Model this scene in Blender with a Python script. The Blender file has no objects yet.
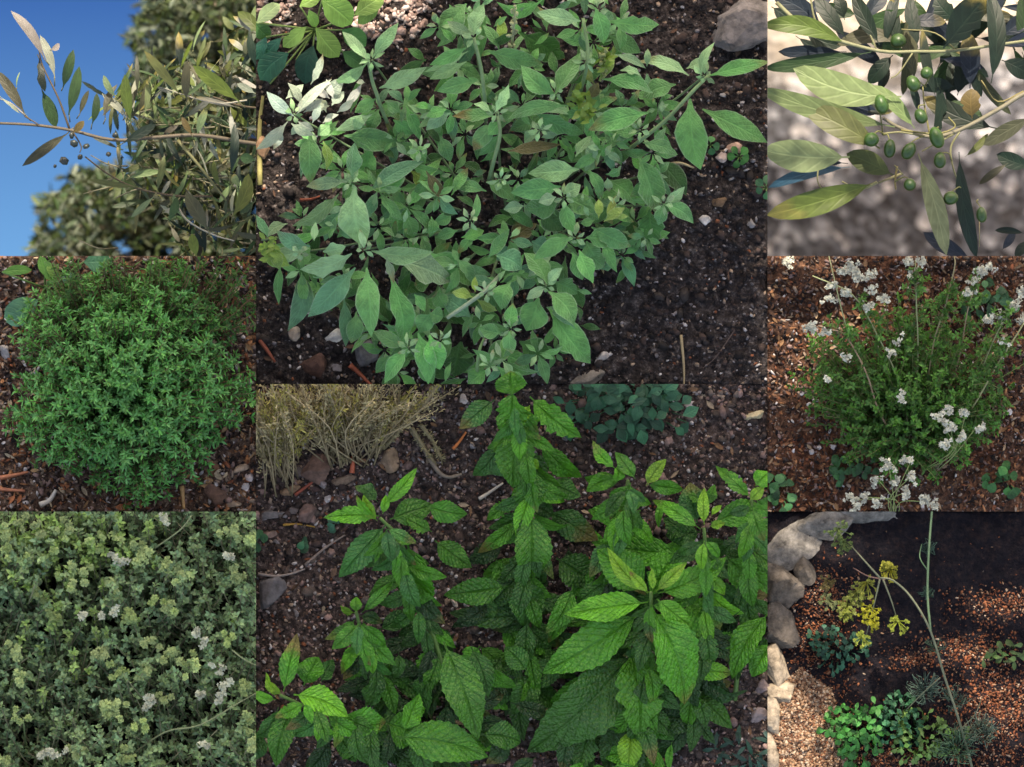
import bpy, bmesh, math, random
import numpy as np
from mathutils import Vector, noise
random.seed(7); rng = np.random.default_rng(7)
S = bpy.context.scene
COL = S.collection
CAMZ = 12.0

# ------------------------------------------------------------------ camera, world, sun, exposure
cam = bpy.data.objects.new('camera', bpy.data.cameras.new('camera')); COL.objects.link(cam)
cam.location = (0, 0, CAMZ)
cam.data.sensor_width = 36.0
cam.data.lens = 36.0 * CAMZ / 1.024
cam.data.clip_start = 0.5; cam.data.clip_end = 400
cam.data.dof.use_dof = True
cam.data.dof.focus_distance = CAMZ - 0.06
cam.data.dof.aperture_fstop = 3.4
S.camera = cam
SUN_EL, SUN_AZ = 46.0, 4.0            # azimuth measured from +Y towards +X
w = bpy.data.worlds.new('World'); S.world = w; w.use_nodes = True
nt = w.node_tree; bg = nt.nodes['Background']
sky = nt.nodes.new('ShaderNodeTexSky'); sky.sky_type = 'NISHITA'; sky.sun_disc = False
sky.sun_elevation = math.radians(SUN_EL); sky.sun_rotation = math.radians(SUN_AZ)
sky.air_density = 1.0; sky.dust_density = 2.5; sky.ozone_density = 0.6
nt.links.new(sky.outputs[0], bg.inputs[0]); bg.inputs[1].default_value = 0.15
sl = bpy.data.lights.new('sun', 'SUN'); sl.energy = 2.5; sl.angle = math.radians(0.6); sl.color = (.97, 0.96, 0.93)
so = bpy.data.objects.new('sun', sl); COL.objects.link(so)
e, a = math.radians(SUN_EL), math.radians(SUN_AZ)
SUND = Vector((math.sin(a)*math.cos(e), math.cos(a)*math.cos(e), math.sin(e)))
so.rotation_euler = SUND.to_track_quat('Z', 'Y').to_euler(); so.location = SUND*8
S.view_settings.view_transform = 'Standard'; S.view_settings.look = 'None'; S.view_settings.gamma = 1
S.view_settings.exposure = 1.85
S.view_settings.use_white_balance = True
S.view_settings.white_balance_temperature = 8200
S.view_settings.white_balance_tint = 14
S.render.engine = 'CYCLES'
S.cycles.max_bounces = 6; S.cycles.transparent_max_bounces = 4

# ------------------------------------------------------------------ helpers
def P(px, py, z=0.0):
    k = (1 - z/CAMZ)/1000.0
    return np.array([(px-512)*k, (383.5-py)*k, z])

PANEL = {  # px rectangles; None = open outwards
 'olive_l': (None, None, 256, 256), 'thyme': (None, 256, 256, 511.5), 'marjoram': (None, 511.5, 256, None),
 'sage': (256, None, 767.5, 384), 'mint': (256, 371, 767.5, None), 'minto': (256, 384, 767.5, None),
 'olive_r': (767.5, None, None, 256), 'savory': (767.5, 256, None, 511.5), 'dill': (767.5, 511.5, None, None)}

def clip(me, panel):
    if not panel: return
    x0, y0, x1, y1 = PANEL[panel]
    bm = bmesh.new(); bm.from_mesh(me)
    pl = []
    if x0 is not None: pl.append(((x0-512)/1000, 0, -1))
    if x1 is not None: pl.append(((x1-512)/1000, 0, 1))
    if y0 is not None: pl.append(((383.5-y0)/1000, 1, 1))
    if y1 is not None: pl.append(((383.5-y1)/1000, 1, -1))
    for c, ax, s in pl:
        n = Vector((0, 0, 0)); n[ax] = CAMZ; n.z = c
        n = n.normalized()*s
        co = Vector((0, 0, 0)); co[ax] = c
        bmesh.ops.bisect_plane(bm, geom=bm.verts[:]+bm.edges[:]+bm.faces[:], dist=1e-7, plane_co=co, plane_no=n, clear_outer=True)
    bm.to_mesh(me); bm.free()

class MB:
    def __init__(s): s.v=[]; s.q=[]; s.t=[]; s.uv=[]; s.c=[]; s.n=0
    def add(s, V, Q=None, T=None, UV=None, C=(1,1,1)):
        V = np.asarray(V, float).reshape(-1,3); n=len(V)
        s.v.append(V)
        if Q is not None and len(Q): s.q.append(np.asarray(Q, int).reshape(-1,4)+s.n)
        if T is not None and len(T): s.t.append(np.asarray(T, int).reshape(-1,3)+s.n)
        s.uv.append(np.zeros((n,2)) if UV is None else np.asarray(UV,float).reshape(-1,2))
        C = np.asarray(C, float)
        s.c.append(np.tile(C,(n,1)) if C.ndim==1 else C)
        s.n += n
    def build(s, name, mat, parent=None, panel=None, smooth=True):
        me = bpy.data.meshes.new(name)
        V = np.concatenate(s.v); UV=np.concatenate(s.uv); C=np.concatenate(s.c)
        q = np.concatenate(s.q) if s.q else np.zeros((0,4),int)
        t = np.concatenate(s.t) if s.t else np.zeros((0,3),int)
        me.vertices.add(len(V)); me.vertices.foreach_set('co', V.ravel())
        li = np.concatenate([q.ravel(), t.ravel()]); me.loops.add(len(li)); me.loops.foreach_set('vertex_index', li.astype(np.int32))
        me.polygons.add(len(q)+len(t))
        st = np.concatenate([np.arange(len(q))*4, len(q)*4+np.arange(len(t))*3]).astype(np.int32)
        me.polygons.foreach_set('loop_start', st)
        me.update(calc_edges=True)
        ul = me.uv_layers.new(name='UVMap'); ul.data.foreach_set('uv', UV[li].ravel())
        ca = me.color_attributes.new('tint','FLOAT_COLOR','POINT')
        ca.data.foreach_set('color', np.hstack([C, np.ones((len(C),1))]).ravel())
        if smooth: me.polygons.foreach_set('use_smooth', np.ones(len(me.polygons), bool))
        me.materials.append(mat)
        clip(me, panel)
        me.validate()
        o = bpy.data.objects.new(name, me); COL.objects.link(o)
        if parent is not None:
            o.parent = parent; o.matrix_parent_inverse.identity()
            me.transform(__import__('mathutils').Matrix.Translation(-parent.location))
        return o

def tag(o, label=None, cat=None, group=None, kind=None):
    if label: o['label']=label
    if cat: o['category']=cat
    if group: o['group']=group
    if kind: o['kind']=kind
    return o
def thing(name, loc, label, cat, group=None):
    o = bpy.data.objects.new(name, None); COL.objects.link(o); o.location = [float(x) for x in loc]
    o.empty_display_size = 0.02
    return tag(o, label, cat, group)

def nrm(v): return v/ (np.linalg.norm(v, axis=-1, keepdims=True)+1e-12)

PROF = {
 'ovate': lambda u: np.clip(np.sin(np.pi*np.clip(u,0,1)**0.74),0,1)**0.98,
 'oval': lambda u: np.sqrt(np.clip(np.sin(np.pi*u**0.9),0,1)),
 'lance': lambda u: np.sin(np.pi*u)**0.75,
 'olive': lambda u: np.sin(np.pi*u**1.05)**0.62,
 'mint': lambda u: np.clip(np.sin(np.pi*u**0.72),0,1)**0.86,
}
def leaf(mb, B, T, width, tint, prof='ovate', nu=10, nv=5, fold=0.25, arch=0.08, roll=0.0, serr=0.0, wav=0.0, petiole=0.1):
    """one blade from B to T (metres); width metres; nv odd"""
    B=np.array(B,float); T=np.array(T,float); d=T-B; L=np.linalg.norm(d); x=d/L
    up=np.array([0,0,1.0]); n=up-x*np.dot(up,x); 
    if np.linalg.norm(n)<0.05: n=np.array([0,1.0,0])-x*x[1]
    n=nrm(n); y=np.cross(n,x)
    n2=n*math.cos(roll)+y*math.sin(roll); y=np.cross(n2,x); n=n2
    u=np.linspace(0,1,nu); ub=np.clip((u-petiole)/(1-petiole),0,1)
    W=PROF[prof](ub)*width*0.5; W=np.maximum(W, width*0.03*(1-u*0.9))
    if serr: W=W*(1+serr*np.where(np.arange(nu)%2==0,1,-1)*(ub>0.08)*(ub<0.95))
    v=np.linspace(-1,1,nv)
    U,Vv=np.meshgrid(u,v,indexing='ij'); Wg=W[:,None]*np.ones(nv)
    bend=rng.normal(0,0.04)*L
    arch=arch*rng.uniform(.2,2.2); fold=fold*rng.uniform(.3,1.7); off=np.abs(Vv)*Wg*fold + (np.sin(np.pi*U)*arch*L) - 0.35*(Vv**2)*Wg*fold
    if wav: off=off+ wav*Wg*np.sin(U*rng.uniform(8,14)+rng.uniform(0,6))*np.abs(Vv)
    lat=Vv*Wg + np.sin(np.pi*U)*bend
    if nu>7 and rng.uniform()<.16: lat=lat*(1-.28*(rng.uniform(0,1,lat.shape)<.22)*(np.abs(Vv)>.9))
    V=B+ U[...,None]*L*x + lat[...,None]*y + off[...,None]*n
    idx=np.arange(nu*nv).reshape(nu,nv)
    Q=np.stack([idx[:-1,:-1],idx[:-1,1:],idx[1:,1:],idx[1:,:-1]],-1).reshape(-1,4)
    Q=Q[:, ::-1]
    tint=np.array(tint)*(1+np.clip(rng.normal(0,0.14),-.3,.35))*(1+rng.normal(0,.05,3))
    C=np.tile(tint,(nu*nv,1))
    if nu>7 and rng.uniform()<.14:      # browned tip or yellowed patch on an old leaf
        g=np.clip((U.ravel()-rng.uniform(.55,.85))*5+rng.normal(0,.25,nu*nv),0,1)[:,None]*rng.uniform(.4,1); C=C*(1-g)+np.array((.16,.13,.035))*g
    mb.add(V.reshape(-1,3), Q=Q, UV=np.stack([U,Vv*0.5+0.5],-1).reshape(-1,2), C=np.clip(C,0,1))

def sleaves(mb, B, D, N, L, W, C, fold=0.3, droop=0.15):
    """many small leaves: B (n,3) bases, D directions, N approx normals, L,W lengths/widths, C (n,3)"""
    n=len(B)
    if n==0: return
    x=nrm(D); nn=nrm(N-x*np.sum(N*x,-1,keepdims=True)); y=np.cross(nn,x)
    L=np.broadcast_to(L,(n,))[:,None]; W=np.broadcast_to(W,(n,))[:,None]/2
    def pt(u,v,h): return B+x*L*u+y*W*v+nn*(h*W+ -droop*L*u*u)
    V=np.stack([pt(0,0,0), pt(.3,.8,fold), pt(.32,0,0), pt(.3,-.8,fold), pt(.62,.85,fold), pt(.64,0,0), pt(.62,-.85,fold), pt(1,0,0)],1)
    f=np.arange(n)[:,None,None]*8
    T=(f+np.array([[0,2,1],[0,3,2],[4,5,7],[5,6,7]])).reshape(-1,3)
    Q=(f+np.array([[1,2,5,4],[2,3,6,5]])).reshape(-1,4)
    uv=np.tile(np.array([[0,.5],[.3,.9],[.32,.5],[.3,.1],[.62,.9],[.64,.5],[.62,.1],[1,.5]]),(n,1))
    mb.add(V.reshape(-1,3),Q=Q,T=T,UV=uv,C=np.repeat(np.clip(C,0,1),8,0))

def tube(mb, pts, r0, r1=None, C=(1,1,1), k=6, sub=4, closed=True):
    pts=np.array(pts,float); r1=r0*0.5 if r1 is None else r1
    if len(pts)>2:
        Pp=np.vstack([2*pts[0]-pts[1],pts,2*pts[-1]-pts[-2]]); out=[]
        for i in range(1,len(Pp)-2):
            for t in np.linspace(0,1,sub,endpoint=False):
                p0,p1,p2,p3=Pp[i-1:i+3]
                out.append(0.5*((2*p1)+(-p0+p2)*t+(2*p0-5*p1+4*p2-p3)*t*t+(-p0+3*p1-3*p2+p3)*t**3))
        out.append(pts[-1]); pts=np.array(out)
    n=len(pts); tg=nrm(np.gradient(pts,axis=0)); ref=np.array([0.13,0.21,0.97])
    a_=nrm(np.cross(tg,ref)); b_=np.cross(tg,a_); th=np.arange(k)*2*np.pi/k
    r=np.linspace(r0,r1,n)[:,None,None]
    V=pts[:,None,:]+r*(a_[:,None,:]*np.cos(th)[None,:,None]+b_[:,None,:]*np.sin(th)[None,:,None])
    i=np.arange(n-1)[:,None]*k; j=np.arange(k); jn=(j+1)%k
    Q=np.stack([i+j,i+jn,i+k+jn,i+k+j],-1).reshape(-1,4)
    V=np.vstack([V.reshape(-1,3),pts[0],pts[-1]])
    T=[[jn[m],j[m],n*k] for m in range(k)]+[[(n-1)*k+j[m],(n-1)*k+jn[m],n*k+1] for m in range(k)]
    mb.add(V,Q=Q,T=T,UV=np.zeros((len(V),2)),C=C)

_g=(1+5**.5)/2
ICO=nrm(np.array([[-1,_g,0],[1,_g,0],[-1,-_g,0],[1,-_g,0],[0,-1,_g],[0,1,_g],[0,-1,-_g],[0,1,-_g],[_g,0,-1],[_g,0,1],[-_g,0,-1],[-_g,0,1]],float))
ICOF=np.array([[0,11,5],[0,5,1],[0,1,7],[0,7,10],[0,10,11],[1,5,9],[5,11,4],[11,10,2],[10,7,6],[7,1,8],[3,9,4],[3,4,2],[3,2,6],[3,6,8],[3,8,9],[4,9,5],[2,4,11],[6,2,10],[8,6,7],[9,8,1]])
def rotm(n):
    q=nrm(rng.normal(size=(n,4))); w_,x,y,z=q.T
    return np.stack([np.stack([1-2*(y*y+z*z),2*(x*y-z*w_),2*(x*z+y*w_)],-1),np.stack([2*(x*y+z*w_),1-2*(x*x+z*z),2*(y*z-x*w_)],-1),np.stack([2*(x*z-y*w_),2*(y*z+x*w_),1-2*(x*x+y*y)],-1)],1)
def chips(mb, C0, size, C, flat=(1,.7,.45), tilt=1.0, rough=0.25):
    """irregular clods / chips, vectorised"""
    n=len(C0); size=np.broadcast_to(size,(n,))
    V=ICO[None]*(1+rng.uniform(-rough,rough,(n,12,1)))
    V=V*np.array(flat)*(1+rng.uniform(-.25,.25,(n,1,3)))
    if tilt>=1: R=rotm(n)
    else:
        th=rng.uniform(0,2*np.pi,n); c,s_=np.cos(th),np.sin(th); o=np.ones(n); z=np.zeros(n)
        R=np.stack([np.stack([c,-s_,z],-1),np.stack([s_,c,z],-1),np.stack([z,z,o],-1)],1)
    V=np.einsum('nij,nkj->nki',R,V)*size[:,None,None]+C0[:,None,:]
    T=(np.arange(n)[:,None,None]*12+ICOF).reshape(-1,3)
    mb.add(V.reshape(-1,3),T=T,C=np.repeat(np.clip(C,0,1),12,0))

def inpoly(x,y,poly):
    poly=np.array(poly,float); r=np.zeros(len(x),bool); j=len(poly)-1
    for i in range(len(poly)):
        xi,yi=poly[i]; xj,yj=poly[j]
        c=((yi>y)!=(yj>y))&(x<(xj-xi)*(y-yi)/(yj-yi+1e-9)+xi); r^=c; j=i
    return r
def rpoly(poly,n):
    p=np.array(poly); lo,hi=p.min(0),p.max(0); X=rng.uniform(lo[0],hi[0],n*4); Y=rng.uniform(lo[1],hi[1],n*4)
    m=inpoly(X,Y,poly); return np.stack([X[m],Y[m]],-1)[:n]
def PP(px,py,z):
    k=(1-z/CAMZ)/1000; return np.stack([(px-512)*k,(383.5-py)*k,z+0*px],-1)

# ------------------------------------------------------------------ materials
def newmat(name):
    m=bpy.data.materials.new(name); m.use_nodes=True; n=m.node_tree; 
    return m,n,n.nodes['Principled BSDF'],n.nodes['Material Output']
def N(n,t,**k):
    d=n.nodes.new(t)
    for a_,v in k.items(): setattr(d,a_,v)
    return d
def math_(n,op,a_,b_=None,c_=None):
    d=N(n,'ShaderNodeMath',operation=op)
    for i,v in enumerate((a_,b_,c_)):
        if v is None: continue
        if isinstance(v,(int,float)): d.inputs[i].default_value=v
        else: n.links.new(v,d.inputs[i])
    return d.outputs[0]
def mixc(n,f,a_,b_,bt='MIX'):
    d=N(n,'ShaderNodeMix',data_type='RGBA',blend_type=bt)
    for s,v in (('Factor',f),('A',a_),('B',b_)):
        i=[q for q in d.inputs if q.name==s and (q.type=='RGBA' or (s=='Factor' and q.type=='VALUE'))][0]
        if isinstance(v,(int,float)): i.default_value=v
        elif isinstance(v,tuple): i.default_value=(*v,1)
        else: n.links.new(v,i)
    return [q for q in d.outputs if q.type=='RGBA'][0]
def leafmat(name, margin=0.0, vein=8, veincol=1.5, back=(1,1,1), backmix=0.0, rough=0.5, transl=0.25, bump=0.4, cell=0.0, spec=0.4, fuzz=0.0, vw=0.06, rug=0.0):
    m,n,b,out=newmat(name)
    at=N(n,'ShaderNodeAttribute',attribute_name='tint'); uv=N(n,'ShaderNodeUVMap'); sp=N(n,'ShaderNodeSeparateXYZ'); n.links.new(uv.outputs[0],sp.inputs[0])
    u,v=sp.outputs[0],sp.outputs[1]
    av=math_(n,'ABSOLUTE',math_(n,'SUBTRACT',v,0.5))
    mid=math_(n,'SUBTRACT',1.0,math_(n,'SMOOTH_MIN',math_(n,'DIVIDE',av,vw),1.0,0.2)); mid=math_(n,'MAXIMUM',mid,0.0)
    side=math_(n,'SINE',math_(n,'MULTIPLY',math_(n,'SUBTRACT',u,math_(n,'MULTIPLY',av,0.5)),vein*6.283))
    side=math_(n,'POWER',math_(n,'MAXIMUM',side,0.0),4.0)
    vn=math_(n,'MAXIMUM',mid,math_(n,'MULTIPLY',side,0.45))
    tc=N(n,'ShaderNodeTexCoord'); no=N(n,'ShaderNodeTexNoise'); no.inputs['Scale'].default_value=90; no.inputs['Detail'].default_value=3
    n.links.new(tc.outputs['Object'],no.inputs['Vector'])
    mot=N(n,'ShaderNodeMapRange'); n.links.new(no.outputs[0],mot.inputs[0]); mot.inputs[1].default_value=.3; mot.inputs[2].default_value=.7; mot.inputs[3].default_value=0.75; mot.inputs[4].default_value=1.2
    c=mixc(n,1.0,at.outputs['Color'],mot.outputs[0],'MULTIPLY')
    vc=mixc(n,1.0,at.outputs['Color'],(veincol,veincol,veincol),'MULTIPLY')
    c=mixc(n,math_(n,'MULTIPLY',vn,0.8),c,vc)
    if margin:
        mg=math_(n,'MULTIPLY',math_(n,'MAXIMUM',math_(n,'SUBTRACT',av,.44),0.0),margin/.06)
        c=mixc(n,mg,c,(.34,.42,.32))
    if backmix>0:
        ge=N(n,'ShaderNodeNewGeometry'); c=mixc(n,math_(n,'MULTIPLY',ge.outputs['Backfacing'],backmix),c,back)
    n.links.new(c,b.inputs['Base Color']); b.inputs['Roughness'].default_value=rough; b.inputs['Specular IOR Level'].default_value=spec
    if fuzz: b.inputs['Sheen Weight'].default_value=fuzz; b.inputs['Sheen Roughness'].default_value=0.5
    h=math_(n,'MULTIPLY',vn,-1.0)
    vo=N(n,'ShaderNodeTexVoronoi'); vo.inputs['Scale'].default_value=260 if rug==0 else rug
    n.links.new(tc.outputs['Object'],vo.inputs['Vector'])
    h=math_(n,'ADD',h,math_(n,'MULTIPLY',vo.outputs['Distance'],-cell))
    bp=N(n,'ShaderNodeBump'); bp.inputs['Strength'].default_value=bump; bp.inputs['Distance'].default_value=0.0022
    n.links.new(h,bp.inputs['Height']); n.links.new(bp.outputs[0],b.inputs['Normal'])
    tr=N(n,'ShaderNodeBsdfTranslucent'); tcx=mixc(n,1.0,c,(1.5,1.5,0.6),'MULTIPLY'); n.links.new(tcx,tr.inputs[0])
    mx=N(n,'ShaderNodeMixShader'); mx.inputs[0].default_value=transl
    n.links.new(b.outputs[0],mx.inputs[1]); n.links.new(tr.outputs[0],mx.inputs[2]); n.links.new(mx.outputs[0],out.inputs[0])
    return m
def tintmat(name, rough=0.8, nscale=300, lo=0.6, hi=1.3, bump=0.3, spec=0.3, transl=0):
    m,n,b,out=newmat(name)
    at=N(n,'ShaderNodeAttribute',attribute_name='tint'); tc=N(n,'ShaderNodeTexCoord'); no=N(n,'ShaderNodeTexNoise')
    no.inputs['Scale'].default_value=nscale; no.inputs['Detail'].default_value=9; no.inputs['Roughness'].default_value=.68; n.links.new(tc.outputs['Object'],no.inputs['Vector'])
    mr=N(n,'ShaderNodeMapRange'); n.links.new(no.outputs[0],mr.inputs[0]); mr.inputs[1].default_value=.3; mr.inputs[2].default_value=.7; mr.inputs[3].default_value=lo; mr.inputs[4].default_value=hi
    c=mixc(n,1.0,at.outputs['Color'],mr.outputs[0],'MULTIPLY'); n.links.new(c,b.inputs['Base Color'])
    b.inputs['Roughness'].default_value=rough; b.inputs['Specular IOR Level'].default_value=spec
    bp=N(n,'ShaderNodeBump'); bp.inputs['Strength'].default_value=bump; bp.inputs['Distance'].default_value=0.001
    n.links.new(no.outputs[0],bp.inputs['Height']); n.links.new(bp.outputs[0],b.inputs['Normal'])
    if transl:
        tr=N(n,'ShaderNodeBsdfTranslucent'); n.links.new(c,tr.inputs[0]); mx=N(n,'ShaderNodeMixShader'); mx.inputs[0].default_value=transl
        n.links.new(b.outputs[0],mx.inputs[1]); n.links.new(tr.outputs[0],mx.inputs[2]); n.links.new(mx.outputs[0],out.inputs[0])
    return m
def soilmat(name, cols, scale=140, big=None, rough=0.95):
    """cols: list of (pos,rgb) of a ramp over fine noise; big: rgb mixed in broad patches"""
    m,n,b,out=newmat(name)
    tc=N(n,'ShaderNodeTexCoord'); no=N(n,'ShaderNodeTexNoise'); no.inputs['Scale'].default_value=scale; no.inputs['Detail'].default_value=8; no.inputs['Roughness'].default_value=0.75
    n.links.new(tc.outputs['Object'],no.inputs['Vector'])
    r=N(n,'ShaderNodeValToRGB'); n.links.new(no.outputs[0],r.inputs[0])
    while len(r.color_ramp.elements)<len(cols): r.color_ramp.elements.new(0.5)
    for e_,(p,c) in zip(r.color_ramp.elements,cols): e_.position=p; e_.color=(*c,1)
    c=r.outputs[0]
    vo=N(n,'ShaderNodeTexVoronoi'); vo.inputs['Scale'].default_value=scale*2.2; n.links.new(tc.outputs['Object'],vo.inputs['Vector'])
    c=mixc(n,0.35,c,vo.outputs['Color'],'OVERLAY') if False else c
    if big:
        n2=N(n,'ShaderNodeTexNoise'); n2.inputs['Scale'].default_value=9; n2.inputs['Detail'].default_value=3; n.links.new(tc.outputs['Object'],n2.inputs['Vector'])
        mr=N(n,'ShaderNodeMapRange'); n.links.new(n2.outputs[0],mr.inputs[0]); mr.inputs[1].default_value=.48; mr.inputs[2].default_value=.62
        c=mixc(n,math_(n,'MULTIPLY',mr.outputs[0],0.7),c,mixc(n,1.0,c,big,'MULTIPLY'))
    n.links.new(c,b.inputs['Base Color']); b.inputs['Roughness'].default_value=rough; b.inputs['Specular IOR Level'].default_value=0.2
    h=math_(n,'ADD',no.outputs[0],math_(n,'MULTIPLY',vo.outputs['Distance'],-0.5))
    bp=N(n,'ShaderNodeBump'); bp.inputs['Strength'].default_value=0.9; bp.inputs['Distance'].default_value=0.004
    n.links.new(h,bp.inputs['Height']); n.links.new(bp.outputs[0],b.inputs['Normal'])
    return m

M_sage=leafmat('sage_leaf',margin=.38,vein=9,veincol=1.35,back=(.30,.38,.30),backmix=.7,rough=.7,transl=.2,bump=.5,cell=.8,spec=.25,fuzz=.35,rug=420)
M_mint=leafmat('mint_leaf',vein=10,veincol=.86,rough=.48,transl=.22,bump=1.0,cell=1.0,spec=.45,rug=300,vw=.05)
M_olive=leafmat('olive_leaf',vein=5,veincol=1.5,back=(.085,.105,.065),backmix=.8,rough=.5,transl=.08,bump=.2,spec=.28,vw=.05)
M_small=leafmat('herb_leaf',vein=3,veincol=1.2,rough=.5,transl=.25,bump=.2,spec=.35)
M_weed=leafmat('weed_leaf',vein=6,veincol=1.3,rough=.5,transl=.25,bump=.4,spec=.35)
M_stem=tintmat('stem',rough=.6,nscale=200,lo=.8,hi=1.2,bump=.15)
M_chip=tintmat('chip',rough=.9,nscale=350,lo=.55,hi=1.35,bump=.6)
M_rock=tintmat('rock',rough=.9,nscale=70,lo=.35,hi=1.5,bump=1.0)
M_petal=tintmat('petal',rough=.6,nscale=200,lo=.9,hi=1.1,bump=.1,transl=.2)
M_fruit=tintmat('fruit',rough=.42,nscale=120,lo=.5,hi=1.25,bump=.05,spec=.5)

# ------------------------------------------------------------------ the ground, beds and added shade sheet
def fbm(x,y,s,oc=4):
    return noise.fractal(Vector((x*s,y*s,s*.37)),0.9,2.1,oc)
def bed(name, x0,y0,x1,y1, mat, amp=0.006, step=3.0, seed=0, slope=None):
    """soil sheet between pixel coordinates, with a skirt; heights returned by hf"""
    xs=np.arange(x0,x1+step*.5,step); ys=np.arange(y0,y1+step*.5,step); xs[-1]=x1; ys[-1]=y1
    V=[]
    for yy in ys:
        for xx in xs:
            X=(xx-512)/1000; Y=(383.5-yy)/1000
            z=amp*fbm(X+seed,Y-seed,14)+amp*.55*fbm(X-seed,Y,60,3)-0.003
            V.append((X,Y,z))
    nx,ny=len(xs),len(ys); V=np.array(V)
    i=np.arange(nx*ny).reshape(ny,nx)
    Q=np.stack([i[:-1,:-1],i[1:,:-1],i[1:,1:],i[:-1,1:]],-1).reshape(-1,4)
    ring=np.concatenate([i[0,:],i[1:,-1],i[-1,-2::-1],i[-2:0:-1,0]])
    Vs=V[ring].copy(); Vs[:,2]=-0.06; k=len(ring); base=nx*ny
    Qs=[[ring[j],ring[(j+1)%k],base+(j+1)%k,base+j] for j in range(k)]
    mb=MB(); mb.add(np.vstack([V,Vs]),Q=np.vstack([Q,Qs]))
    o=mb.build(name,mat); tag(o,kind='structure')
    V2=V[:,2].reshape(ny,nx)
    def hf(px,py):
        a_=np.clip(((np.asarray(px)-x0)/step).astype(int),0,nx-1); b_=np.clip(((np.asarray(py)-y0)/step).astype(int),0,ny-1)
        return V2[b_,a_]
    return hf
def box(mb,x0,y0,z0,x1,y1,z1,C=(1,1,1)):
    V=[(x,y,z) for x in (x0,x1) for y in (y0,y1) for z in (z0,z1)]
    mb.add(V,Q=[[0,1,3,2],[4,6,7,5],[0,4,5,1],[2,3,7,6],[0,2,6,4],[1,5,7,3]],C=C)

m_dark=soilmat('sage_soil',[(.36,(.009,.007,.007)),(.5,(.030,.024,.023)),(.58,(.07,.058,.054)),(.68,(.22,.19,.18))])
m_mint=soilmat('mint_soil',[(.36,(.014,.010,.009)),(.5,(.050,.036,.032)),(.60,(.12,.09,.08)),(.70,(.27,.22,.20))])
m_red=soilmat('savory_soil',[(.36,(.016,.009,.006)),(.5,(.075,.037,.024)),(.60,(.17,.085,.050)),(.72,(.34,.20,.12))],big=(1.3,1.0,.8))
m_thy=soilmat('thyme_soil',[(.36,(.018,.012,.009)),(.5,(.08,.048,.035)),(.60,(.18,.12,.085)),(.72,(.36,.27,.20))])
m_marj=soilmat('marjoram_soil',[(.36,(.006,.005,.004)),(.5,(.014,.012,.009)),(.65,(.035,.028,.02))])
m_dill=soilmat('dill_soil_shaded',[(.36,(.0025,.0022,.0045)),(.5,(.006,.005,.008)),(.62,(.020,.012,.012)),(.74,(.06,.034,.026))])  # near-black bluish ramp: the bed's shade is put into the soil colour
H={}
H['thyme']=bed('soil_bed',-300,256,256,511.5,m_thy,seed=1.3)
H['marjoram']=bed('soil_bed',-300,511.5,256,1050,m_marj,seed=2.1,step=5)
H['sage']=bed('soil_bed',256,-120,767.5,384,m_dark,seed=3.7,amp=.008)
H['mint']=bed('soil_bed',256,384,767.5,1050,m_mint,seed=4.9)
H['savory']=bed('soil_bed',767.5,256,1320,511.5,m_red,seed=6.2,amp=.008)
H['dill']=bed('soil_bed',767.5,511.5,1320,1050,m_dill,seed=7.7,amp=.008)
mtim=tintmat('planter_timber',nscale=40,bump=.4)
for (x0,y0,x1,y1) in ((-.812,-.6665,-.2575,.126),(-.2545,-.6665,.254,.5035),(.257,-.6665,.808,.126)):
    mb=MB(); box(mb,x0,y0,-.85,x1,y1,-.035,(.10,.075,.05)); tag(mb.build('planter_wall',mtim,smooth=False),kind='structure')

# low gravel ground, to the horizon
def gravelmat():
    m,n,b,out=newmat('gravel_ground')
    tc=N(n,'ShaderNodeTexCoord'); vo=N(n,'ShaderNodeTexVoronoi'); vo.inputs['Scale'].default_value=95; n.links.new(tc.outputs['Object'],vo.inputs['Vector'])
    r=N(n,'ShaderNodeValToRGB'); sp=N(n,'ShaderNodeSeparateXYZ'); n.links.new(vo.outputs['Color'],sp.inputs[0]); n.links.new(sp.outputs[0],r.inputs[0])
    for p,c in ((.0,(.03,.028,.03)),(.35,(.05,.052,.06)),(.7,(.08,.083,.095)),(.92,(.26,.265,.28))):
        if p==0: r.color_ramp.elements[0].color=(*c,1)
        else:
            q=r.color_ramp.elements.new(p); q.color=(*c,1)
    r.color_ramp.elements[-1].color=(.36,.34,.33,1)
    n2=N(n,'ShaderNodeTexNoise'); n2.inputs['Scale'].default_value=4; n2.inputs['Detail'].default_value=4; n.links.new(tc.outputs['Object'],n2.inputs['Vector'])
    so_=N(n,'ShaderNodeSeparateXYZ'); n.links.new(tc.outputs['Object'],so_.inputs[0])
    f=math_(n,'ADD',math_(n,'MULTIPLY',math_(n,'SUBTRACT',so_.outputs[1],0.315),12.0),math_(n,'MULTIPLY',math_(n,'SUBTRACT',n2.outputs[0],.5),2.5))
    f=math_(n,'MINIMUM',math_(n,'MAXIMUM',f,0.0),1.0)
    c=mixc(n,f,r.outputs[0],mixc(n,n2.outputs[0],(.40,.34,.26),(.60,.53,.44)))  # paler towards +Y: sunlit ground put into the colour, grey for the shade
    n.links.new(c,b.inputs['Base Color']); b.inputs['Roughness'].default_value=.9
    bp=N(n,'ShaderNodeBump'); bp.inputs['Distance'].default_value=.006; n.links.new(vo.outputs['Distance'],bp.inputs['Height']); bp.inputs['Strength'].default_value=.8
    n.links.new(bp.outputs[0],b.inputs['Normal']); return m
mb=MB(); mb.add([(-60,-60,-.85),(60,-60,-.85),(60,60,-.85),(-60,60,-.85)],Q=[[0,1,2,3]]); tag(mb.build('ground',gravelmat(),smooth=False),kind='structure')
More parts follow.
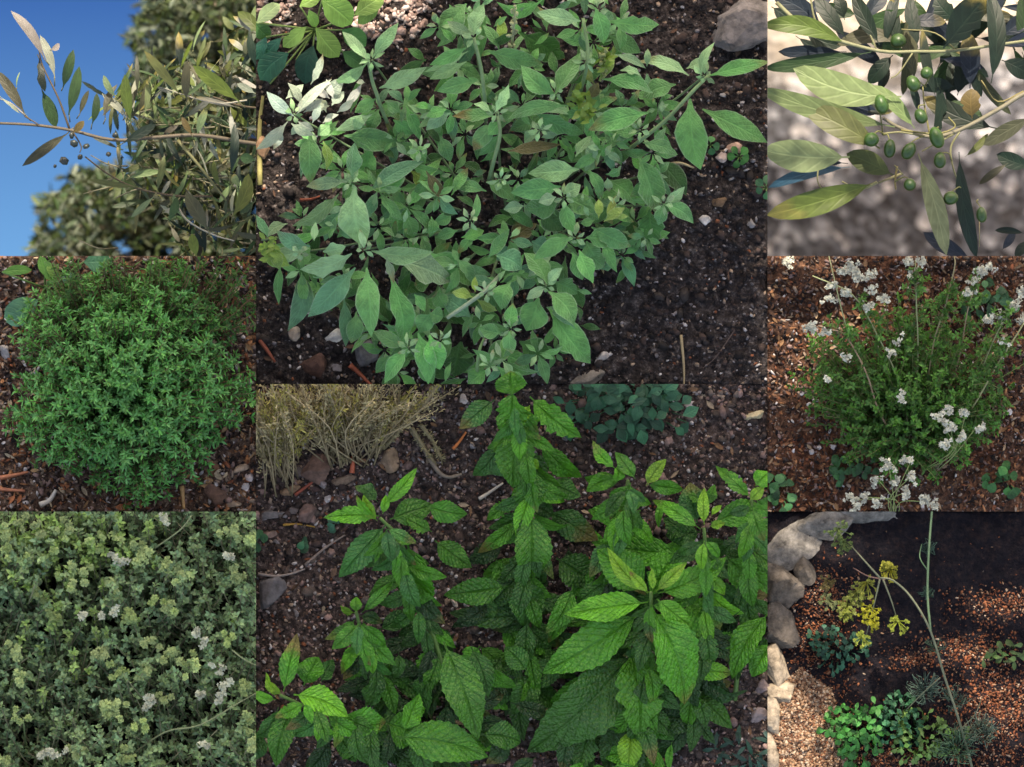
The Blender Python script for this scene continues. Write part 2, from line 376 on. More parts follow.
# blue sky behind the olive branch
m,n,b,out=newmat('sky'); em=N(n,'ShaderNodeEmission'); tc=N(n,'ShaderNodeTexCoord'); sp=N(n,'ShaderNodeSeparateXYZ'); n.links.new(tc.outputs['Object'],sp.inputs[0])
mr=N(n,'ShaderNodeMapRange'); n.links.new(sp.outputs[1],mr.inputs[0]); mr.inputs[1].default_value=.12; mr.inputs[2].default_value=.42
n.links.new(mixc(n,mr.outputs[0],(.11,.36,.80),(.026,.125,.46)),em.inputs[0]); em.inputs[1].default_value=0.33; n.links.new(em.outputs[0],out.inputs[0])
mb=MB(); box(mb,-1.3,.1275,-.83,-.2565,.95,-.81); o=mb.build('sky',m,smooth=False); tag(o,kind='structure')

# added, unseen shade sheet on the sunny side; holes cut to place sun flecks
RZ=1.0
lit=[] # (px,py,rx,ry,zref,rough)
# sun flecks reaching the beds
def L(px,py,rx,ry,z=0.0,r=.35): lit.append((px,py,rx,ry,z,r))
L(300,100,52,42,.10); L(338,92,26,20,.09); L(385,14,40,20,0,.5); L(275,8,34,18,.02,.5); L(345,4,25,12,.02,.5); L(430,-30,60,20,0)
L(800,258,60,18,0,.2); L(795,300,34,13,0,.4); L(815,325,60,20,0,.5); L(785,372,36,26,0,.6); L(865,318,34,14,0,.5); L(815,350,34,10,0,.5)
L(800,742,48,44,0,.35); L(812,625,15,24,0,.5); L(778,690,14,60,0,.5); L(780,528,20,20,0,.5); L(800,570,20,14,.02,.5); L(835,532,50,12,.02,.5)
L(1004,602,42,15,0,.45); L(965,652,36,15,0,.5); L(1000,700,42,28,0,.6); L(980,682,22,8,0,.6); L(872,762,42,14,0,.6); L(1014,730,20,14,0,.7); L(905,664,14,7,0,.5)
L(860,590,30,10,.05,.5);L(885,700,40,22,.03,.6); L(870,625,24,22,.05,.5)
cs=0.008
xs=np.arange(-1.5,1.5,cs); ysr=np.arange(.385,2.10,cs)
k_=Vector((SUND.x,SUND.y))/SUND.z
keep=np.zeros((len(ysr),len(xs)),bool)
for j,yy in enumerate(ysr):
    for i,xx in enumerate(xs):
        gx=xx-k_.x*RZ; gy=yy-k_.y*RZ
        px=gx*1000+512; py=383.5-gy*1000
        kp=True
        if (px<256 or px>768) and py<256: kp=False
        if px<256 and py<262: kp=False
        if kp and px>768 and py<0: kp=False
        if yy>1.75: kp = xx>.2 and yy-.06*noise.noise(Vector((xx*9,yy*9,1)))<2.05 and noise.noise(Vector((xx*16,yy*22,5)))>-.42
        elif yy>1.40: kp=False
        if kp:
            for (lx,ly,rx,ry,z,r) in lit:
                qx=(xx-k_.x*(RZ-z))*1000+512; qy=383.5-(yy-k_.y*(RZ-z))*1000
                dx=(qx-lx)/rx; dy=(qy-ly)/ry
                if dx*dx+dy*dy<2.2:
                    if math.sqrt(dx*dx+dy*dy)+r*noise.noise(Vector((qx*.055,qy*.09,lx)))*1.6<1: kp=False; break
        keep[j,i]=kp
mb=MB(); nx=len(xs)
cells=[]
for j in range(len(ysr)):
    i=0
    while i<nx:
        if keep[j,i]:
            k=i
            while k<nx and keep[j,k]: k+=1
            box(mb,xs[i],ysr[j],RZ,xs[k-1]+cs,ysr[j]+cs*.999,RZ+.004,(.06,.055,.05)); i=k
        else: i+=1
tag(mb.build('added_shade_sheet',M_stem,smooth=False),kind='structure')  # added only to shape the sunlight, never in view

# ------------------------------------------------------------------ loose bits on the soil (stuff)
def scatter(name,key,rect,n,sizes,pal,probs,label,cat,flat=(1,.7,.45),panel=None,lift=.3,tilt=1.0):
    x=rng.uniform(rect[0],rect[2],n); y=rng.uniform(rect[1],rect[3],n)
    sz=np.exp(rng.uniform(np.log(sizes[0]),np.log(sizes[1]),n))
    z=H[key](x,y)+sz*lift
    ci=rng.choice(len(pal),n,p=probs); C=np.array(pal)[ci]*rng.uniform(.6,1.4,(n,1))
    mb=MB(); chips(mb,PP(x,y,z),sz,C,flat,tilt)
    o=mb.build(name,M_chip,panel=panel,smooth=False); return tag(o,label,cat,kind='stuff')
BR=(.045,.03,.026); DK=(.012,.009,.009); TN=(.24,.175,.13); WH=(.42,.39,.38); RD=(.17,.06,.03); GY=(.17,.155,.16); OR=(.28,.13,.06); PK=(.19,.125,.11)
p8=dict(flat=(1,.75,.55))
scatter('soil_crumbs','sage',(256,-60,768,384),11000,(.0008,.0034),[DK,BR,GY,WH,RD,TN],[.42,.27,.14,.055,.03,.085],'dark crumbly soil with pale specks around the sage','soil crumbs',panel='sage')
scatter('soil_crumbs','mint',(256,384,768,800),17000,(.0008,.0034),[DK,BR,PK,WH,RD,TN,GY],[.19,.20,.23,.06,.05,.15,.12],'brown gritty soil and fine chips around the mint','soil crumbs',panel='minto')
scatter('wood_chips','thyme',(-60,256,256,512),7500,(.0012,.0055),[DK,BR,PK,WH,RD,TN,OR],[.12,.18,.18,.09,.1,.21,.12],'brown and orange mulch chips around the thyme','mulch',flat=(1,.5,.25),panel='thyme')
scatter('wood_chips','savory',(768,256,1080,512),9000,(.001,.0042),[DK,BR,PK,WH,RD,TN,OR],[.18,.24,.16,.035,.14,.15,.095],'reddish brown mulch under the white flowered herb','mulch',flat=(1,.5,.25),panel='savory')
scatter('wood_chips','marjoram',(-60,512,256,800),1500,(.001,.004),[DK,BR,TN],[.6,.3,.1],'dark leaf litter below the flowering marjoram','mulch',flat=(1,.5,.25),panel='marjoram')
def litter(key,rect,n,pal,label,panel,size=(.006,.013)):
    x=rng.uniform(rect[0],rect[2],n); y=rng.uniform(rect[1],rect[3],n); z=H[key](x,y)+.0025
    D=rng.normal(0,1,(n,3)); D[:,2]*=.12; Nn=np.array([[0,0,1.]]*n)+rng.normal(0,.35,(n,3)); C=np.array(pal)[rng.choice(len(pal),n)]*rng.uniform(.6,1.3,(n,1))
    l_=rng.uniform(size[0],size[1],n); mb=MB(); sleaves(mb,PP(x,y,z),D,Nn,l_,l_*rng.uniform(.25,.6,n),C,fold=.3,droop=-.1); return tag(mb.build('leaf_litter',M_chip,panel=panel),label,'leaf litter',kind='stuff')
litter('mint',(256,384,768,800),260,[(.10,.06,.04),(.16,.09,.05),(.24,.18,.12),(.06,.035,.03)],'small brown dry leaf bits on the mint soil','minto')
litter('sage',(256,-60,768,384),120,[(.08,.05,.035),(.13,.07,.045),(.05,.035,.03)],'dull brown leaf bits on the dark sage soil','sage')
litter('thyme',(-60,256,256,512),420,[(.20,.10,.05),(.30,.18,.09),(.14,.07,.04),(.38,.30,.2),(.30,.11,.05)],'tan and rust coloured leaf bits round the thyme','thyme',(.005,.014))
litter('savory',(768,256,1080,512),420,[(.16,.07,.035),(.22,.12,.06),(.10,.05,.03),(.30,.2,.12)],'brown leaf bits in the reddish mulch','savory',(.004,.010))
scatter('soil_clods','sage',(256,-60,768,384),700,(.003,.0075),[DK,BR,(.03,.024,.022)],[.35,.3,.35],'dark lumps of damp soil round the sage','soil clods',panel='sage',lift=.1,flat=(1,.8,.6))
scatter('soil_clods','mint',(256,384,768,800),900,(.003,.007),[(.05,.036,.03),BR,PK,(.09,.07,.06)],[.35,.3,.2,.15],'brown lumps of soil round the mint','soil clods',panel='minto',lift=.1,flat=(1,.8,.6))
for poly_,n_,pn in (([(352,-10),(430,-10),(432,18),(405,44),(372,42),(355,25)],900,'sunlit crumbs at the top'),([(256,-10),(300,-10),(290,20),(262,24)],300,'')):  # pale chips put the sun patch's brightness into the soil colour
    q=rpoly(poly_,n_); k=np.array([noise.noise(Vector((a_*.09,b_*.09,2)))>-.12 for a_,b_ in q]); q=q[k]; sz=np.exp(rng.uniform(np.log(.001),np.log(.0055),len(q)))
    mb=MB(); chips(mb,PP(q[:,0],q[:,1],H['sage'](q[:,0],q[:,1])+sz*.4),sz,np.array([(.42,.30,.26),(.5,.42,.38),(.25,.17,.14)])[rng.choice(3,len(q))]*rng.uniform(.6,1.2,(len(q),1)),(1,.8,.5)); tag(mb.build('gravel',M_chip,panel='sage',smooth=False),'pale pinkish grit brightening the sun patch behind the sage','gravel',kind='stuff')
# dill bed: rusty mulch patches paint in the sun flecks, near-black earth the shade
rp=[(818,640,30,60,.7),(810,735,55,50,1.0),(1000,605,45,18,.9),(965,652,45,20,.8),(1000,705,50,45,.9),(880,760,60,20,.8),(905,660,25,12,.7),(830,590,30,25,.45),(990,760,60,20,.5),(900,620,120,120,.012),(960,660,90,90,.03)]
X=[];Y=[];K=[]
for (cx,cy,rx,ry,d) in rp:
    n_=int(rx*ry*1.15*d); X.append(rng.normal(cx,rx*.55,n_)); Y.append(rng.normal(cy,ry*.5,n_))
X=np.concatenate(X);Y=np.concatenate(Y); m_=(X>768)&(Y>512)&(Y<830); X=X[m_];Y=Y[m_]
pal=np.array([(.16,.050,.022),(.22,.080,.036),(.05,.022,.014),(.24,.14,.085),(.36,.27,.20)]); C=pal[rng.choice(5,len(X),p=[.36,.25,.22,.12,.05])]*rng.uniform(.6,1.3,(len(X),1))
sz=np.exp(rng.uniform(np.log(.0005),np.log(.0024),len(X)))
mb=MB(); chips(mb,PP(X,Y,H['dill'](X,Y)+sz*.3),sz,C,(1,.6,.35)); tag(mb.build('wood_chips',M_chip,panel='dill',smooth=False),'rusty red mulch laid as sunlit patches around the dill','mulch',kind='stuff')
# pale sandy fines in the lower left of the dill bed
poly=[(762,700),(800,668),(832,690),(846,740),(850,800),(762,800)]
q=rpoly(poly,11000); sz=np.exp(rng.uniform(np.log(.0005),np.log(.0026),len(q)))
C=np.array([(.22,.13,.075),(.27,.165,.10),(.12,.06,.035),(.36,.27,.19)])[rng.choice(4,len(q))]*rng.uniform(.7,1.2,(len(q),1))
mb=MB(); chips(mb,PP(q[:,0],q[:,1],H['dill'](q[:,0],q[:,1])+sz*.4),sz,C,(1,.7,.5)); tag(mb.build('gravel',M_chip,panel='dill',smooth=False),'pale orange grit beside the edging stones','gravel',kind='stuff')

# ------------------------------------------------------------------ stones, each its own thing
def stone(px,py,w_,h_,hz,rot,tint,label,key,name='stone',panel=None,cat='stone',seed=None,group='stones lying on the soil',flat=.15,mat=None):
    bm=bmesh.new(); bmesh.ops.create_icosphere(bm,subdivisions=4 if w_>30 else 3,radius=1)
    sd=(seed if seed is not None else px*.13+py*.7)
    c,s_=math.cos(rot),math.sin(rot); rs=random.Random(int(sd*10)); cuts=[(Vector((rs.gauss(0,1),rs.gauss(0,1),rs.gauss(0,.9))).normalized(),rs.uniform(.50,.92)) for _ in range(11)]
    for v in bm.verts:
        d=v.co.copy(); f=1+.34*noise.noise(d*1.1+Vector((sd,0,0)))+.14*noise.noise(d*2.6+Vector((0,sd,0)))+.05*noise.noise(d*7+Vector((0,0,sd)))
        u_=d.normalized(); rr=1.15
        for pn,pc in cuts:
            q_=u_.dot(pn)
            if q_>.05: rr=min(rr,pc/q_)
        d=u_*rr*1.14*(1+.07*noise.noise(u_*2.6+Vector((0,sd,0)))+.06*noise.noise(u_*7+Vector((0,0,sd)))+.035*noise.noise(u_*19+Vector((sd,0,0))))
        x,y,z=d.x*w_/2000,d.y*h_/2000,d.z*hz/1000
        v.co=(x*c-y*s_,x*s_+y*c,z)
    me=bpy.data.meshes.new(name); bm.to_mesh(me); bm.free()
    ca=me.color_attributes.new('tint','FLOAT_COLOR','POINT'); ca.data.foreach_set('color',np.tile([*tint,1.],len(me.vertices)))
    me.polygons.foreach_set('use_smooth',np.zeros(len(me.polygons),bool))
    me.materials.append(mat or M_rock)
    z=float(H[key](np.array([px]),np.array([py]))[0]) if key else 0
    loc=P(px,py,z+hz/1000*flat)
    if panel:
        from mathutils import Matrix
        me.transform(Matrix.Translation(loc)); clip(me,panel); me.transform(Matrix.Translation(-Vector(loc)))
    o=bpy.data.objects.new(name,me); COL.objects.link(o); o.location=loc
    return tag(o,label,cat,group)
G=(.17,.155,.15); 
stone(742,20,68,44,16,.35,(.15,.135,.13),'large grey rock in the dark soil behind the sage','sage',panel='sage',flat=.3)
stone(333,337,17,14,6,.3,(.5,.48,.44),'white stone under the lowest left sage leaves','sage')
stone(318,363,26,21,8,0,(.095,.05,.038),'reddish brown round stone in front of the sage','sage')
stone(367,352,24,32,8,.2,(.13,.13,.14),'grey angular stone close under the sage leaves','sage')
stone(293,333,17,14,5,.6,(.30,.25,.20),'tan stone by the drooping teal sage leaf','sage')
stone(704,219,13,10,4,-.3,(.55,.5,.46),'white stone chip alone on the dark soil right of the sage','sage')
stone(735,148,17,12,6,.1,(.42,.28,.22),'pinkish stone beside the small clover seedling','sage')
stone(723,157,14,10,5,.5,(.40,.32,.29),'pale mauve stone below the pinkish one','sage')
stone(601,358,15,9,4,.7,(.42,.38,.35),'light wedge shaped stone at the tip of a long sage leaf','sage')
stone(590,380,34,14,6,.3,(.22,.19,.16),'dusty tan stone half out of the bed edge','sage',panel='sage')
stone(751,224,11,12,4,.2,(.3,.27,.25),'small grey stone on bare dark soil','sage')
stone(262,150,13,22,6,.1,(.36,.22,.13),'orange tan stone below the sunlit sage leaves','sage',panel='sage')
stone(720,202,16,12,4,.3,(.16,.10,.06),'ochre brown stone on the soil right of the sage','sage')
stone(338,368,12,10,4,.3,(.25,.22,.22),'mottled grey stone between brown and grey ones','sage')
# mint bed
stone(268,590,30,34,11,.1,(.10,.095,.10),'big dark grey stone at the left rim of the mint bed','mint',panel='minto')
stone(317,470,34,26,12,.1,(.14,.085,.065),'brown block of stone under the dry shrub','mint')
stone(389,458,19,24,10,.1,(.26,.18,.12),'tan upright stone right of the dry shrub','mint')
stone(345,481,20,11,7,.1,(.20,.14,.10),'light brown flat stone below the brown block','mint')
stone(309,512,23,17,9,.8,(.17,.11,.095),'mauve brown oval stone in the stone cluster','mint')
stone(291,491,17,10,6,.2,(.24,.15,.09),'orange tan stone with a red stick against it','mint')
stone(273,515,22,10,6,.1,(.18,.16,.155),'grey flat stone at the far left of the cluster','mint')
stone(270,534,20,9,5,.1,(.24,.16,.13),'pinkish flat stone above a white chip','mint')
stone(294,511,10,9,5,.1,(.15,.12,.11),'small dull stone left of the oval stone','mint')
stone(323,484,9,9,5,.1,(.26,.22,.22),'small pale round stone between flat stones','mint')
stone(327,499,8,8,4,.1,(.55,.5,.48),'tiny white stone near the mint tip','mint')
stone(756,415,18,10,6,.2,(.50,.42,.26),'yellowish white shell like stone at the right rim','mint')
stone(690,406,12,9,4,.4,(.40,.34,.33),'pale pink stone beside the blue green weed','mint')
stone(464,399,9,9,4,.2,(.5,.42,.38),'whitish stone by the topmost mint leaf','mint')
stone(745,600,16,9,4,.1,(.26,.2,.17),'beige stone in the gap between right mint leaves','mint')
stone(762,687,14,16,5,.2,(.2,.15,.14),'brownish pink stone at the lower right rim','mint')
stone(758,715,16,14,5,.8,(.24,.19,.175),'pinkish grey stone lowest at the right rim','mint',panel='minto')
stone(455,603,7,10,4,.2,(.5,.42,.36),'cream stone chip below the crossing mint leaves','mint')
# thyme bed
stone(246,487,9,8,4,.2,(.5,.46,.44),'white pebble highest of the two by the thyme corner','thyme')
stone(248,477,8,9,4,.2,(.52,.44,.42),'rosy white pebble above its whiter neighbour','thyme')
stone(240,469,15,9,5,.2,(.38,.28,.2),'tan pebble under the right skirt of thyme','thyme')
stone(213,493,25,21,9,.2,(.13,.075,.055),'large red brown stone under the thyme front','thyme')
stone(234,504,12,9,5,.2,(.4,.3,.22),'beige pebble next to the red brown stone','thyme')
stone(22,441,10,11,5,.2,(.42,.32,.22),'yellow tan pebble left of the thyme bush','thyme')
stone(5,352,10,20,6,.2,(.3,.28,.27),'grey pale stone at the left rim of the thyme bed','thyme')
stone(183,280,11,6,4,.2,(.5,.48,.42),'cream pebble behind the thyme crown','thyme')
# savory bed
for x_,y_,l_ in ((812,452,'white pebble in front of the savory stems'),(819,447,'upper white pebble of the close pair'),(833,447,'white pebble right of the close pair'),(1008,412,'pale pebble on mulch far right'),(842,398,'white fleck of stone among thin leaves')):
    stone(x_,y_,7,6,3,.3,(.5,.45,.43),l_,'savory')

# pale edging stones round the dill bed
mE=tintmat('edging_stone',rough=.95,nscale=110,lo=.2,hi=1.6,bump=1.0)
es=[(868,513,52,20,-.12,'flat whitish edging stone farthest along the curve'),(832,526,58,30,.3,'flat pale edging stone second from the far end'),(792,548,66,44,.45,'broad pale edging stone at the bend of the border'),(803,573,20,34,.2,'small cream stone standing inside the bend'),
 (778,588,40,46,.1,'grey edging stone in shade below the bend'),(777,624,44,44,.3,'shade-tinted edging stone midway down the border'),(773,664,34,50,.1,'tan sunlit edging stone on the left rim'),(782,694,32,26,.4,'orange cream stone against the grit'),(769,716,26,46,.1,'white sunlit edging stone above the last one'),(767,756,24,46,.1,'white edging stone lowest on the left rim')]
for (x_,y_,w1,h1,r_,l_) in es: stone(x_,y_,w1,h1,9,r_,(.27,.22,.16) if y_>640 else ((.15,.14,.125) if y_<560 else (.085,.072,.06)),l_,'dill',name='edging_stone',panel='dill',cat='edging stone',group='stones edging the dill bed',flat=.25,mat=mE)  # sun and shade put into the tint: middle stones darker, lower ones paler

# ------------------------------------------------------------------ twigs, dry leaves
def twig(pts,r,tint,label,key,name='twig',panel=None,cat='twig'):
    q=[P(x,y,float(H[key](np.array([x]),np.array([y]))[0])+r*1.0+.0015) for x,y in pts]
    o=thing(name,q[0],label,cat) if False else None
    mb=MB(); tube(mb,q,r,r*.5,tint,k=6)
    o=mb.build(name,M_stem,panel=panel); return tag(o,label,cat)
twig([(681,335),(683,355),(684,372),(684,386)],.0016,(.30,.23,.13),'straw coloured stalk standing out of the dark soil','sage',panel='sage')
twig([(668,165),(680,163),(694,168)],.0020,(.30,.25,.15),'pale straw beside the hanging bright sage leaf','sage')
twig([(740,322),(728,340),(715,358),(703,368)],.0007,(.10,.07,.06),'thin dark root curving over bare soil','sage')
twig([(350,365),(358,372),(372,386)],.0030,(.33,.09,.05),'red brown dry sliver in front of the sage','sage',panel='sage')
twig([(260,340),(267,350),(275,362)],.0026,(.28,.08,.045),'reddish sliver of bark left of the brown stone','sage',panel='sage')
twig([(300,200),(312,199),(320,196)],.0018,(.26,.07,.04),'red bark sliver below the left sage shoot','sage')
twig([(260,185),(259.5,130),(263,96)],.0030,(.30,.27,.10),'yellowed stalk standing at the left rim','sage',panel='sage')
twig([(258,574),(275,576),(290,574),(305,569)],.0016,(.24,.20,.18),'grey twig lying above the big dark stone','mint',panel='minto')
twig([(305,565),(325,548),(345,535)],.0015,(.20,.16,.14),'thin grey twig leading to the left mint','mint')
twig([(412,430),(425,450),(437,470),(448,477),(462,474)],.0030,(.17,.14,.11),'bent grey brown stick on the soil','mint')
twig([(479,499),(490,492),(503,483)],.0020,(.42,.38,.33),'whitish split stick by the tall mint','mint')
twig([(383,692),(405,691),(430,692),(455,692)],.0011,(.34,.28,.24),'pale straight twig lying behind lower mint leaves','mint')
twig([(283,525),(298,524),(315,527)],.0014,(.36,.20,.04),'yellow orange dry leaf stalk by the stones','mint')
twig([(453,449),(460,441),(466,432)],.0018,(.5,.16,.05),'orange dry sprig in front of the topmost mint','mint')
twig([(295,495),(310,484),(325,473)],.0018,(.24,.06,.035),'dark red stick leaning on tan stones','mint')
twig([(352,473),(353,462),(352,456)],.0028,(.40,.10,.05),'bright red dry bud below the dry shrub','mint')
twig([(0,478),(15,475),(28,472)],.0026,(.34,.13,.07),'red brown bark strip at the left of the thyme','thyme')
twig([(-4,489),(10,490),(25,491)],.0026,(.30,.12,.07),'lower red brown bark strip by the thyme','thyme')
twig([(182,486),(183,498),(184,509)],.0026,(.45,.27,.12),'orange straw stub in front of the thyme','thyme')
twig([(40,505),(50,500),(56,490)],.0032,(.45,.42,.38),'white dry curled leaf below the thyme','thyme')
twig([(228,628),(240,622),(256,616)],.0022,(.30,.23,.17),'bare tan twig poking in from the right of the marjoram','marjoram',panel='marjoram')

# ------------------------------------------------------------------ SAGE
def groups_build(root, leaves, centres, mat, panel, prof, tints, stemtint, name='shoot', zf=None, **kw):
    """assign each leaf to its nearest shoot; every shoot one mesh with its leaves"""
    mbs=[MB() for _ in centres]
    for lf in leaves:
        bx,by,tx,ty,w_,lv,tn=lf
        d=[(bx-c[0])**2+(by-c[1])**2 for c in centres]; k=int(np.argmin(d))
        zb=lv+rng.normal(0,.002); ln=math.hypot(tx-bx,ty-by)/1000
        zt=max(zb-ln*rng.uniform(.05,.45), .006)
        kk=dict(kw); 
        leaf(mbs[k],P(bx,by,zb),P(tx,ty,zt),w_/1000*(.90 if w_>13 else 1.0),np.array(tints[tn]),prof=prof,roll=rng.normal(0,.32),**kk)
    for mb in mbs:
        if mb.n: mb.build(name,mat,root,panel)

TS={'g':(.082,.248,.074),'p':(.185,.350,.165),'b':(.094,.310,.082),'d':(.034,.130,.028),'t':(.072,.220,.100),'y':(.15,.26,.05),'w':(.27,.33,.26),'o':(.10,.10,.035)}  # 'w': sunlit sage leaves, the bleaching sunlight put into the tint
z1,z2,z3,z4=.035,.06,.085,.11
def X5(ox,oy,s,items):
    return [(ox+a_/s,oy+b_/s,ox+c_/s,oy+d_/s,w_,z,t) for (a_,b_,c_,d_,w_,z,t) in items]
sage=[]
sage+=X5(256,0,5.683,[(650,360,490,180,12,z4,'p'),(660,330,810,130,16,z4,'p'),(700,500,970,380,22,z3,'p'),(630,360,430,480,13,z3,'p'),
 (215,660,60,520,13,z4,'w'),(240,640,430,450,10,z4,'w'),(310,480,380,300,10,z4,'w'),(180,690,0,850,14,z4,'w'),(170,560,270,480,11,z3,'w'),(390,530,500,450,17,z3,'w'),
 (240,690,330,740,10,z4,'w'),(320,700,370,590,8,z4,'w'),(500,600,600,480,9,z3,'w'),(230,650,300,520,9,z4,'w'),(400,640,330,560,10,z3,'w'),(200,700,330,767,10,z4,'w'),(430,600,500,520,12,z3,'w'),(260,600,180,470,9,z3,'w'),(270,640,380,560,8,z4,'w'),(330,620,420,600,8,z3,'w'),(440,560,400,450,9,z4,'w'),(420,560,330,500,8,z3,'w'),(460,640,560,560,8,z4,'w'),(250,700,200,767,8,z4,'w'),(380,700,470,650,8,z3,'w'),(150,740,100,850,9,z3,'w'),
 (620,470,570,470,6,z4,'w'),(680,560,560,640,15,z3,'g'),(740,580,820,640,15,z3,'g'),(660,650,450,740,15,z3,'p'),(700,620,640,760,18,z2,'g'),(820,650,960,640,14,z2,'p'),(780,680,900,760,18,z2,'g'),(600,660,560,740,14,z3,'p')])
sage+=X5(426,0,5.683,[(230,20,90,250,28,z2,'g'),(270,190,120,120,11,z4,'p'),(270,200,330,20,19,z3,'p'),(230,270,20,370,15,z4,'b'),(240,290,-10,410,9,z3,'p'),(290,460,60,520,19,z3,'g'),
 (230,350,20,450,13,z3,'p'),(390,640,470,480,12,z4,'p'),(370,640,270,590,9,z4,'p'),(390,660,150,660,17,z3,'g'),(350,290,660,360,24,z3,'g'),(530,180,790,330,34,z1,'d'),(740,545,540,370,23,z4,'g'),(730,540,880,300,23,z4,'g'),
 (880,120,630,70,20,z4,'p'),(960,40,1010,250,20,z4,'g'),(810,600,460,680,17,z3,'g'),(600,630,900,760,21,z3,'g'),(660,0,400,10,20,z3,'b'),(560,590,850,650,15,z3,'p'),(340,100,310,330,12,z2,'g'),
 (120,620,0,660,14,z3,'g'),(140,640,0,740,16,z3,'p'),(430,250,420,90,11,z2,'y'),(860,20,700,-60,20,z3,'t'),(330,0,240,-60,20,z3,'t'),(540,400,660,560,17,z2,'d'),(420,690,350,767,16,z3,'g'),(640,660,480,740,18,z2,'g')])
sage+=X5(588,0,5.683,[(100,120,405,140,22,z4,'g'),(120,200,300,300,21,z2,'g'),(575,430,280,350,19,z4,'p'),(335,380,340,275,7,z4,'p'),(150,310,330,390,9,z4,'p'),(300,430,180,400,13,z3,'p'),(560,390,690,335,11,z3,'p'),
 (640,440,720,240,10,z4,'p'),(690,430,1040,350,18,z4,'b'),(580,560,640,965,37,z4,'b'),(650,620,1020,810,27,z3,'g'),(345,640,0,740,26,z4,'g'),(500,480,310,560,23,z2,'g'),(80,450,370,530,21,z3,'g'),(420,640,420,570,6,z4,'p'),
 (120,160,90,40,12,z3,'t'),(280,760,150,740,14,z3,'g'),(60,460,150,280,12,z3,'y'),(40,480,0,350,10,z3,'y'),(0,560,60,470,12,z3,'o'),(40,30,0,-30,8,z4,'p'),(50,30,100,-20,8,z4,'p')])
sage+=X5(588,125,5.683,[(310,100,510,170,16,z4,'g'),(290,170,390,510,34,z3,'g'),(260,80,90,50,15,z3,'g'),(430,450,600,560,18,z3,'g'),(440,440,550,350,14,z3,'p'),(430,450,400,570,15,z3,'g'),(400,200,560,400,26,z2,'d'),
 (350,480,380,680,34,z2,'d'),(240,500,300,760,24,z1,'d'),(110,310,270,460,24,z2,'g'),(60,530,60,420,9,z4,'y'),(110,540,160,400,8,z4,'y'),(90,550,210,470,10,z4,'y'),(130,520,230,520,7,z4,'y'),(40,540,-40,560,9,z3,'g'),
 (20,580,245,690,23,z3,'g'),(60,300,60,420,10,z3,'g'),(100,280,190,230,12,z3,'g'),(30,220,20,80,14,z3,'p'),(60,170,150,130,10,z3,'g'),(40,200,-20,260,10,z3,'p'),(110,300,120,380,9,z3,'p'),(0,440,60,540,20,z2,'g'),(-10,660,60,767,24,z2,'g')])
sage+=X5(426,125,5.683,[(400,-20,270,145,20,z3,'g'),(420,50,300,175,14,z3,'g'),(80,60,140,210,17,z3,'g'),(110,180,-20,220,14,z1,'d'),(460,150,770,110,15,z3,'o'),(870,250,580,275,25,z3,'p'),(770,350,480,385,25,z3,'g'),
 (770,420,560,470,27,z3,'g'),(740,410,640,440,13,z4,'p'),(780,390,880,340,17,z4,'p'),(800,410,970,500,24,z3,'g'),(785,430,850,620,18,z4,'b'),(835,640,610,765,19,z4,'g'),(910,640,1080,660,24,z3,'g'),
 (345,320,500,430,20,z2,'g'),(480,670,630,560,24,z1,'o'),(350,760,475,590,14,z3,'g'),(270,560,290,390,8,z3,'g'),(30,520,20,640,12,z2,'g'),(150,490,40,560,14,z2,'g'),(420,480,560,560,20,z1,'d'),(850,180,940,60,14,z3,'p'),
 (900,220,960,60,12,z3,'p'),(920,250,1000,420,12,z3,'g'),(640,480,780,600,26,z2,'d'),(560,240,630,330,18,z1,'d'),(640,30,560,110,12,z2,'p'),(600,660,680,700,22,z2,'t'),(200,640,330,600,14,z2,'g'),(0,260,120,430,14,z3,'o'),
 (560,460,440,480,14,z3,'p'),(10,300,-60,420,16,z2,'g'),(180,210,330,330,14,z1,'d'),(180,600,60,640,12,z2,'g'),(500,700,400,767,20,z2,'t')])
sage+=X5(256,125,5.683,[(310,40,310,335,26,z4,'g'),(545,295,560,100,21,z4,'t'),(520,320,285,350,13,z4,'p'),(560,345,620,690,36,z4,'p'),(640,380,955,205,20,z3,'t'),(470,390,205,575,19,z3,'p'),(490,480,390,660,20,z3,'t'),
 (310,690,115,600,19,z4,'t'),(330,660,340,550,8,z4,'p'),(70,640,0,510,10,z3,'t'),(655,715,1010,720,21,z4,'p'),(610,700,590,590,8,z4,'p'),(640,700,640,660,6,z4,'p'),(790,400,780,620,26,z2,'b'),(650,130,640,330,26,z2,'b'),
 (500,60,830,110,26,z2,'b'),(1010,380,850,450,17,z2,'g'),(380,90,400,260,13,z3,'y'),(870,120,960,230,20,z2,'g'),(300,700,60,767,18,z3,'p'),(380,720,510,690,20,z4,'p'),(180,560,60,640,12,z3,'p'),(560,500,460,640,16,z2,'g'),
 (880,260,1020,360,22,z1,'y'),(850,500,900,640,18,z2,'g'),(560,0,700,80,22,z2,'g'),(420,0,350,60,14,z3,'p')])
